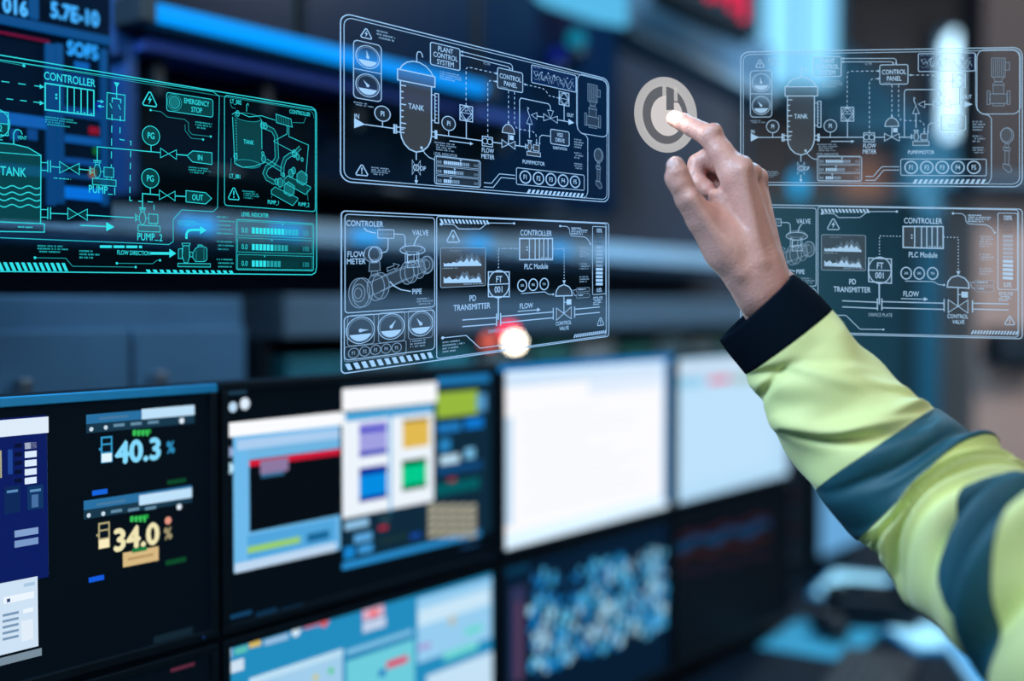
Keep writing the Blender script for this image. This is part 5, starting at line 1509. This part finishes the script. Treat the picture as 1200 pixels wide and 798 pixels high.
hs = 0.00125
lo = np.array([hp(768, 118)[0], 0.945, hp(800, 375)[2]]); hi = np.array([hp(940, 118)[0], 1.08, hp(800, 118)[2]])
gx = [np.arange(lo[i], hi[i], hs) for i in range(3)]
G = np.stack(np.meshgrid(*gx, indexing='ij'), -1)
def body_sdf(G):
    f = None
    for (a, ra), (b, rb) in palm:
        d = cone_sdf(G, a, b, ra, rb)
        f = d if f is None else smin(f, d, .007)
    for (a, ra), (b, rb) in forearm:
        f = smin(f, cone_sdf(G, a, b, ra, rb), .013)
    order = (('little', .004), ('ring', .004), ('middle', .0045), ('index', .007), ('thumb', .010))
    for nm, kk in order:
        ch = chains[nm]
        g = None
        for (a, ra), (b, rb) in zip(ch[:-1], ch[1:]):
            d = cone_sdf(G, a, b, ra, rb)
            g = d if g is None else smin(g, d, .0022)
        f = smin(f, g, kk)
    # knuckles and tendons
    for c, r in ((hp(838, 151.5, .003), 6.5), (hp(871, 193, -.006), 10), (hp(884, 201, .012), 9), (hp(891, 207, .032), 9), (hp(786, 209, -.013), 6)):
        f = smin(f, np.sqrt(((G - c) ** 2).sum(-1)) - r * PXM, .006)
    f = smin(f, cone_sdf(G, hp(870, 200, -.012), hp(890, 305, -.010), 4 * PXM, 3 * PXM), .012)
    f = smin(f, cone_sdf(G, hp(812, 232, -.020), hp(868, 318, -.010), 3.5 * PXM, 3 * PXM), .012)
    # creases over the finger joints
    for a, b, r in ((hp(837, 147, -.010), hp(849, 158, -.006), 1.3), (hp(833, 150, -.010), hp(846, 162, -.010), 1.2), (hp(829, 153, -.009), hp(843, 165, -.011), 1.1),
                    (hp(806, 137, .022), hp(812, 142, .012), 1.0), (hp(779, 212, -.026), hp(795, 208, -.034), 1.2), (hp(780, 217, -.024), hp(798, 213, -.034), 1.1),
                    (hp(822, 180, .018), hp(821, 212, .016), 1.5)):
        f = smax(f, -(cone_sdf(G, a, b, r * PXM, r * PXM)), .002)
    # hollow between thumb and index where the shade sits
    f = smax(f, -cone_sdf(G, hp(829, 224, -.012), hp(838, 214, .012), 6.5 * PXM, 6 * PXM), .004)
    return f
Fv = body_sdf(G)
Fv[:, :, 0] = np.maximum(Fv[:, :, 0], hs)          # cap where the forearm goes on inside the cuff
V1, Q1 = surface_nets(Fv, lo, hs)
# clean cap rows are hidden inside the cuff

# ---- trunk, neck, head and upper arm (out of the picture to the right, inside the jacket)
SH = at(1392, 812, 0.76)                                  # right shoulder joint
fdir = np.array([-0.95, -0.31, 0]); fdir /= np.linalg.norm(fdir)
sdir = np.array([-0.31, 0.95, 0]); sdir /= np.linalg.norm(sdir)    # towards the person's right
SL = SH - 0.36 * sdir
mid = (SH + SL) / 2
Zv = np.array([0, 0, 1.0])
h2 = 0.009
lo2 = np.array([mid[0] - .46, mid[1] - .36, 0.86]); hi2 = np.array([mid[0] + .30, mid[1] + .50, mid[2] + .42])
gx = [np.arange(lo2[i], hi2[i], h2) for i in range(3)]
G2 = np.stack(np.meshgrid(*gx, indexing='ij'), -1)
elbow = hp(1112, 628, -.02)
f = cone_sdf(G2, SH, elbow, .052, .045)
f = smin(f, cone_sdf(G2, elbow, hp(905, 350, .02), .042, .030), .01)
f = smin(f, cone_sdf(G2, SH - .02 * Zv, SL - .02 * Zv, .06, .06), .05)
f = smin(f, cone_sdf(G2, mid - .08 * Zv, mid - .36 * Zv, .125, .115), .06)
f = smin(f, cone_sdf(G2, SL, SL - .28 * Zv - .02 * sdir, .05, .042), .03)
f = smin(f, cone_sdf(G2, mid - .02 * Zv, mid + .10 * Zv + .02 * fdir, .058, .054), .04)
HC = mid + .20 * Zv + .02 * fdir
hf = np.array([-0.8, 0.6, 0]); hs_ = np.array([0.6, 0.8, 0])          # the head is turned towards the button
Rm = np.stack([hf, hs_, Zv], 1)
f = smin(f, ell_sdf(G2, HC + .01 * Zv, np.array([.095, .076, .115]), Rm), .025)
f = smin(f, ell_sdf(G2, HC + .03 * hf - .055 * Zv, np.array([.055, .05, .05]), Rm), .03)
f = smin(f, cone_sdf(G2, HC + .085 * hf + .02 * Zv, HC + .108 * hf - .02 * Zv, .009, .014), .012)
f = smin(f, cone_sdf(G2, HC + .083 * hf - .055 * Zv - .018 * hs_, HC + .083 * hf - .055 * Zv + .018 * hs_, .010, .010), .012)
for s in (-1, 1):
    f = smin(f, ell_sdf(G2, HC - .005 * hf + s * .078 * hs_, np.array([.02, .012, .032]), Rm), .008)
    f = smax(f, -(np.sqrt(((G2 - (HC + .098 * hf + s * .033 * hs_ + .016 * Zv)) ** 2).sum(-1)) - .016), .008)
V2, Q2 = surface_nets(f, lo2, h2)

person = empty('person', (float(mid[0]), float(mid[1]), 0.0), label='person in yellow-green work jacket reaching up with the right hand', cat='person')
off = np.array([mid[0], mid[1], 0.0])
body = mesh_np('body', np.concatenate([V1, V2]) - off, np.concatenate([Q1, Q2 + len(V1)]), M_skin, person)
body['label'] = 'bare right hand with pointing index finger'
# finger nails
M_nail = mat('fingernail', lin(226, 186, 178), 0.25, sss=0.1)
def nail(c, u, v, n, a, b):
    """small curved plate: u along the finger, v across, n outwards"""
    vs, fs = [], []
    U, Wd = 9, 7
    for i in range(U):
        for j in range(Wd):
            s, t = i / (U - 1) * 2 - 1, j / (Wd - 1) * 2 - 1
            w_ = b * math.sqrt(max(0.05, 1 - (abs(s) ** 3) * .6))
            p = c + u * a * s + v * w_ * t - n * (0.0022 * t * t + .0009 * s * s)
            vs.append(p - off)
    for i in range(U - 1):
        for j in range(Wd - 1):
            k = i * Wd + j
            fs.append((k, k + 1, k + Wd + 1, k + Wd))
    MB().raw(vs, fs, M_nail).build('fingernail', body, smooth=True)
def unit(v):
    return v / np.linalg.norm(v)
tu = unit(hp(791, 189, -.014) - hp(794, 203, -.014)); tn = unit(hp(784, 195, -.026) - hp(792, 195, -.014)); tv = unit(np.cross(tu, tn)); tn = np.cross(tv, tu)
nail(hp(792.5, 195.5, -.014) + tn * 11.6 * PXM, tu, tv, tn, .0068, .0055)
iu = unit(hp(788, 138, .042) - hp(800, 143, .034)); iv = unit(np.cross(iu, np.array([0, -.35, 1.0]))); inn = np.cross(iv, iu); inn = inn if inn[2] > 0 else -inn
nail(hp(793, 140, .038) + inn * 10.2 * PXM, iu, iv, inn, .006, .0048)
# eyes, brows, lips
M_eye = mat('eye_white', lin(225, 222, 218), 0.25); M_iris = mat('iris', (0.03, 0.018, 0.012), 0.2); M_lip = mat('lips', lin(168, 104, 98), 0.5); M_hair = mat('black_hair', (0.012, 0.010, 0.009), 0.45, noise=0.4, nscale=160, bump=.6, bscale=260)
for s in (-1, 1):
    c_ = HC + .079 * hf + s * .033 * hs_ + .016 * Zv - off
    MB().ball(c_, .0125, M_eye, 14).ball(c_ + hf * .0085, .0052, M_iris, 10).build('eye', body, smooth=True)
    b_ = c_ + .018 * Zv + .010 * hf
    MB().tube([b_ - s * .018 * hs_, b_ + .003 * Zv, b_ + s * .020 * hs_ - .012 * hf - .002 * Zv], .0035, M_hair, 6).build('eyebrow', body, smooth=True)
m_ = HC + .0925 * hf - .055 * Zv - off
MB().tube([m_ - .020 * hs_ - .006 * hf, m_ - .007 * hs_ + .001 * Zv, m_ + .007 * hs_ + .001 * Zv, m_ + .020 * hs_ - .006 * hf], .0042, M_lip, 8).build('lips', body, smooth=True)
# hair
gf, gz = (G2 - HC) @ hf, (G2 - HC) @ Zv
fh = ell_sdf(G2, HC + .016 * Zv - .008 * hf, np.array([.104, .086, .122]), Rm)
fh += .002 * np.sin(G2[..., 0] * 190) * np.sin(G2[..., 1] * 170 + 40 * G2[..., 2])
fh = smax(fh, gf - .030 - .9 * np.maximum(0, gz - .03), .01)
fh = smax(fh, -gz - .02 - .5 * np.maximum(0, -gf), .01)
Vh, Qh = surface_nets(fh, lo2, h2)
mesh_np('hair', Vh - off, Qh, M_hair, person)

# ---- jacket sleeve: a swept tube with folds
M_hiv = mat('jacket_cloth', lin(220, 226, 152), 0.62, noise=0.05, nscale=25, bump=0.15, bscale=900, sheen=.15)
M_band = mat('jacket_band_cloth', lin(22, 78, 92), 0.6, noise=0.15, nscale=30, bump=0.15, bscale=900)
M_knit = mat('knit_cuff', (0.0015, 0.005, 0.011), 0.9, bump=0.3, bscale=500, spec=0.06)
path = [  # px, py, depth, radius across (px at the hand), radius in depth
    (886, 360, 1.010, 57, 44), (924, 401, 1.008, 62, 48), (957, 450, 1.004, 68, 56), (995, 499, 1.000, 76, 66), (1034, 541, .992, 83, 74),
    (1085, 580, .978, 87, 80), (1126, 622, .950, 89, 86), (1174, 660, .905, 95, 94), (1246, 706, .845, 108, 106), (1330, 775, .790, 122, 118), (1420, 850, .75, 118, 118)]
P = np.array([at(a, b, c - .02) for a, b, c, _, _ in path])
RA = np.array([x[3] for x in path]) * PXM
RB = np.array([x[4] for x in path]) * PXM
def cr(A_, u):
    """Catmull-Rom through rows of A_"""
    n = len(A_)
    i = min(int(u), n - 2); t = u - i
    p0, p1, p2, p3 = A_[max(i - 1, 0)], A_[i], A_[i + 1], A_[min(i + 2, n - 1)]
    return 0.5 * ((2 * p1) + (-p0 + p2) * t + (2 * p0 - 5 * p1 + 4 * p2 - p3) * t * t + (-p0 + 3 * p1 - 3 * p2 + p3) * t ** 3)
NS, NT = 260, 140
rngf = np.random.RandomState(5)
def fold(u, th, cx, cth, w, l, rot, amp):
    """one soft ridge or valley: centre (cx along, cth round), width w, length l"""
    du = (u - cx)
    dt = (th - cth + math.pi) % (2 * math.pi) - math.pi
    a_ = du * math.cos(rot) + dt * math.sin(rot)
    b_ = -du * math.sin(rot) + dt * math.cos(rot)
    return amp * math.exp(-(a_ / w) ** 2 - (b_ / l) ** 2)
# theta: 0 = upper right edge, +90deg = towards the camera, 180 = lower left edge
FOLDS = [
    (1.35, 2.0, .16, .9, .5, -.008), (1.65, 1.5, .12, .8, .6, .005), (1.55, 2.5, .10, .5, -.3, -.007), (2.45, .9, .13, .8, .9, .008), (2.70, .75, .11, .8, 1.0, -.008), (3.0, 1.5, .11, 1.2, .75, .006), (3.25, 1.6, .10, 1.1, .8, -.006),
    (3.4, .6, .14, .8, .5, .006), (2.2, 2.4, .2, .7, .2, .005), (4.2, 1.6, .12, 1.2, .5, -.005), (4.6, 1.2, .12, 1.0, .6, .005),
    (5.22, 1.1, .09, 1.1, .42, .016), (5.40, 1.3, .07, 1.1, .42, -.018), (5.62, 1.3, .09, 1.2, .32, .016), (5.84, 1.5, .07, 1.1, .28, -.017), (6.06, 1.5, .09, 1.2, .18, .015), (6.28, 1.5, .07, 1.0, .1, -.014), (6.5, 1.4, .09, 1.0, .1, .012), (5.6, 2.5, .10, .6, -.4, -.010), (6.1, 2.6, .10, .6, -.35, .010),
    (6.9, 1.2, .11, .9, .1, .010), (7.1, 1.3, .09, .9, 0, -.013), (7.4, 1.1, .12, .9, 0, .014), (7.66, 1.0, .09, .8, -.1, -.016), (7.95, 1.1, .12, .9, 0, .014), (8.3, 1.0, .12, .8, 0, -.012), (8.7, 1.2, .25, 1.2, 0, .008), (7.72, 1.4, .10, 1.2, .05, -.022), (8.02, 1.3, .15, 1.1, .05, .018), (8.45, 1.5, .12, 1.0, .2, -.02),
    (5.1, .3, .10, .6, .3, .010), (5.40, .2, .07, .6, .2, -.012), (5.8, .2, .1, .6, .2, .010)]
ths = np.linspace(0, 2 * math.pi, NT, endpoint=False)
UEND = len(path) - 1.001
def bounds(th):
    """where cuff, cloth and bands meet, along the arm, at angle th"""
    c_, s_ = math.cos(th), math.sin(th)
    return [0.0, 1.0, 3.80 + .20 * c_ - .22 * s_, 4.86 + .34 * c_ - .12 * s_, 7.3 - .6 * c_ - .2 * s_, 7.95 - .35 * c_ + .12 * s_, UEND]
SEG = [(14, 'cuff'), (70, 'sleeve'), (40, 'band1'), (80, 'sleeve'), (28, 'band2'), (60, 'sleeve')]
rowseg = []
for k_, (n_, nm) in enumerate(SEG):
    rowseg += [(k_, i_ / n_, nm) for i_ in range(n_)]
rowseg.append((len(SEG) - 1, 1.0, 'sleeve'))
NS = len(rowseg)
frames = {}
def frame(u):
    k = round(u, 3)
    if k not in frames:
        c = cr(P, u)
        tg = unit(cr(P, min(u + .02, UEND)) - cr(P, max(u - .02, 0)))
        view = unit(c - C0)
        acr = unit(np.cross(view, tg))             # across the arm as seen
        if np.dot(acr, RGT + UPV) < 0:
            acr = -acr
        dep = np.cross(tg, acr)
        if np.dot(dep, view) > 0:
            dep = -dep                             # towards the camera
        frames[k] = (c, acr, dep, cr(RA[:, None], u)[0], cr(RB[:, None], u)[0])
    return frames[k]
grid = np.zeros((NS, NT, 3)); cen = np.zeros((NS, NT, 3))
for j, th in enumerate(ths):
    B_ = bounds(th)
    for i, (k_, fr, nm) in enumerate(rowseg):
        u = B_[k_] + (B_[k_ + 1] - B_[k_]) * fr
        c, acr, dep, ra, rb = frame(u)
        d = 0.0
        if u > 1.02:
            for F_ in FOLDS:
                if abs(u - F_[0]) < 1.0:
                    d += fold(u, th, *F_)
            d += .0016 * math.sin(u * 5.1 + 2.3 * math.sin(th * 2 + u)) + .0011 * math.sin(th * 5 + u * 3.7)
            d *= min(1, (u - 1.02) * 3)
        grid[i, j] = c + acr * math.cos(th) * (ra + d) + dep * math.sin(th) * (rb + d)
        cen[i, j] = c
fac = {'cuff': [], 'band1': [], 'band2': [], 'sleeve': []}
for i in range(NS - 1):
    for j in range(NT):
        fac[rowseg[i][2]].append((i * NT + j, i * NT + (j + 1) % NT, (i + 1) * NT + (j + 1) % NT, (i + 1) * NT + j))
GV = grid.reshape(-1, 3)
cen = cen.reshape(-1, 3)
def sub(name, keys, m, parent, lift=0.0):
    fs = [f_ for k in keys for f_ in fac[k]]
    used = sorted({i for f_ in fs for i in f_})
    mp = {o_: n_ for n_, o_ in enumerate(used)}
    d = GV[used] - cen[used]
    v = GV[used] + d / np.linalg.norm(d, axis=1)[:, None] * lift
    return mesh_np(name, v - off, np.array([[mp[i] for i in f_] for f_ in fs]), m, parent)
# jacket body (torso, collar, left sleeve) from a coarse solid, opened by the neck
fj = cone_sdf(G2, SH + .01 * Zv, SL + .01 * Zv, .085, .085)
fj = smin(fj, cone_sdf(G2, mid - .06 * Zv, mid - .36 * Zv, .165, .160), .06)
fj = smin(fj, cone_sdf(G2, SL, SL - .28 * Zv - .03 * sdir, .075, .065), .03)
fj = smin(fj, cone_sdf(G2, mid + .04 * Zv, mid + .075 * Zv, .078, .072), .02)
fj = smin(fj, np.sqrt(((G2 - SH) ** 2).sum(-1)) - .092, .03)
fj = smax(fj, -cone_sdf(G2, mid + .05 * Zv, mid + .16 * Zv + .02 * fdir, .064, .066), .004)
fj += .004 * np.sin(G2[..., 2] * 60 + 3 * np.sin(G2[..., 0] * 25)) * np.sin(G2[..., 1] * 22)
Vj, Qj = surface_nets(fj, lo2, h2)
jacket = mesh_np('jacket', Vj - off, Qj, M_hiv, person)
jacket['label'] = 'yellow-green jacket with dark teal bands'
sub('sleeve', ['sleeve'], M_hiv, jacket)
sub('sleeve_band', ['band1'], M_band, jacket, .0008)
sub('sleeve_band', ['band2'], M_band, jacket, .0008)
# knit cuff: ribbed tube with a turned-in rim
cv, cf = [], []
nR = 168
rim = [(0.0, .84), (0.0, .93), (0.0, 1.0)]
prof = [(u_, 1.0 + .025 * math.sin(min(1, u_) * math.pi)) for u_ in np.linspace(0.02, 0.98, 13)] + [(1.03, .965)]
for u_, k_ in [(0.30, .88), (0.10, .90), (0.0, .94)] + prof:
    c = cr(P, u_)
    tg = unit(cr(P, u_ + .02) - cr(P, max(u_ - .02, 0)))
    view = unit(c - C0); acr = unit(np.cross(view, tg))
    if np.dot(acr, RGT + UPV) < 0:
        acr = -acr
    dep = np.cross(tg, acr)
    if np.dot(dep, view) > 0:
        dep = -dep
    ra, rb = cr(RA[:, None], u_)[0] * k_, cr(RB[:, None], u_)[0] * k_
    for j in range(nR):
        th = 2 * math.pi * j / nR
        rr = .0003 * (1 if j % 3 == 0 else -.5)
        cv.append(c + acr * math.cos(th) * (ra + rr) + dep * math.sin(th) * (rb + rr) - off)
nr = len(cv) // nR
for i in range(nr - 1):
    for j in range(nR):
        cf.append((i * nR + j, i * nR + (j + 1) % nR, (i + 1) * nR + (j + 1) % nR, (i + 1) * nR + j))
mesh_np('cuff', np.array(cv), np.array(cf), M_knit, jacket)['label'] = 'black knitted cuff'
# trousers so that the figure stands on the floor
M_tr = mat('work_trousers', lin(24, 34, 48), 0.8, noise=0.15, nscale=40)
mb = MB()
for s in (-1, 1):
    hipp = mid - .40 * Zv + s * .085 * sdir - off
    pts = [(hipp + np.array([0, 0, .06]), .115), (hipp - .25 * Zv, .10), (hipp - np.array([0, 0, hipp[2] - .48]), .075), (np.array([hipp[0], hipp[1], .06]), .06)]
    for (a_, ra), (b_, rb) in zip(pts[:-1], pts[1:]):
        mb.cyl(a_, b_, ra, M_tr, rb, n=24)
mb.build('trousers', person, smooth=True)
for s in (-1, 1):
    hb = mid + s * .085 * sdir - off
    mb = MB()
    for k in range(6):
        c_ = np.array([hb[0], hb[1], .035]) + fdir * (-.06 + .04 * k)
        mb.ball(c_, .04, M_black, 12, (1, 1, .85))
    mb.build('shoe', person, smooth=True)
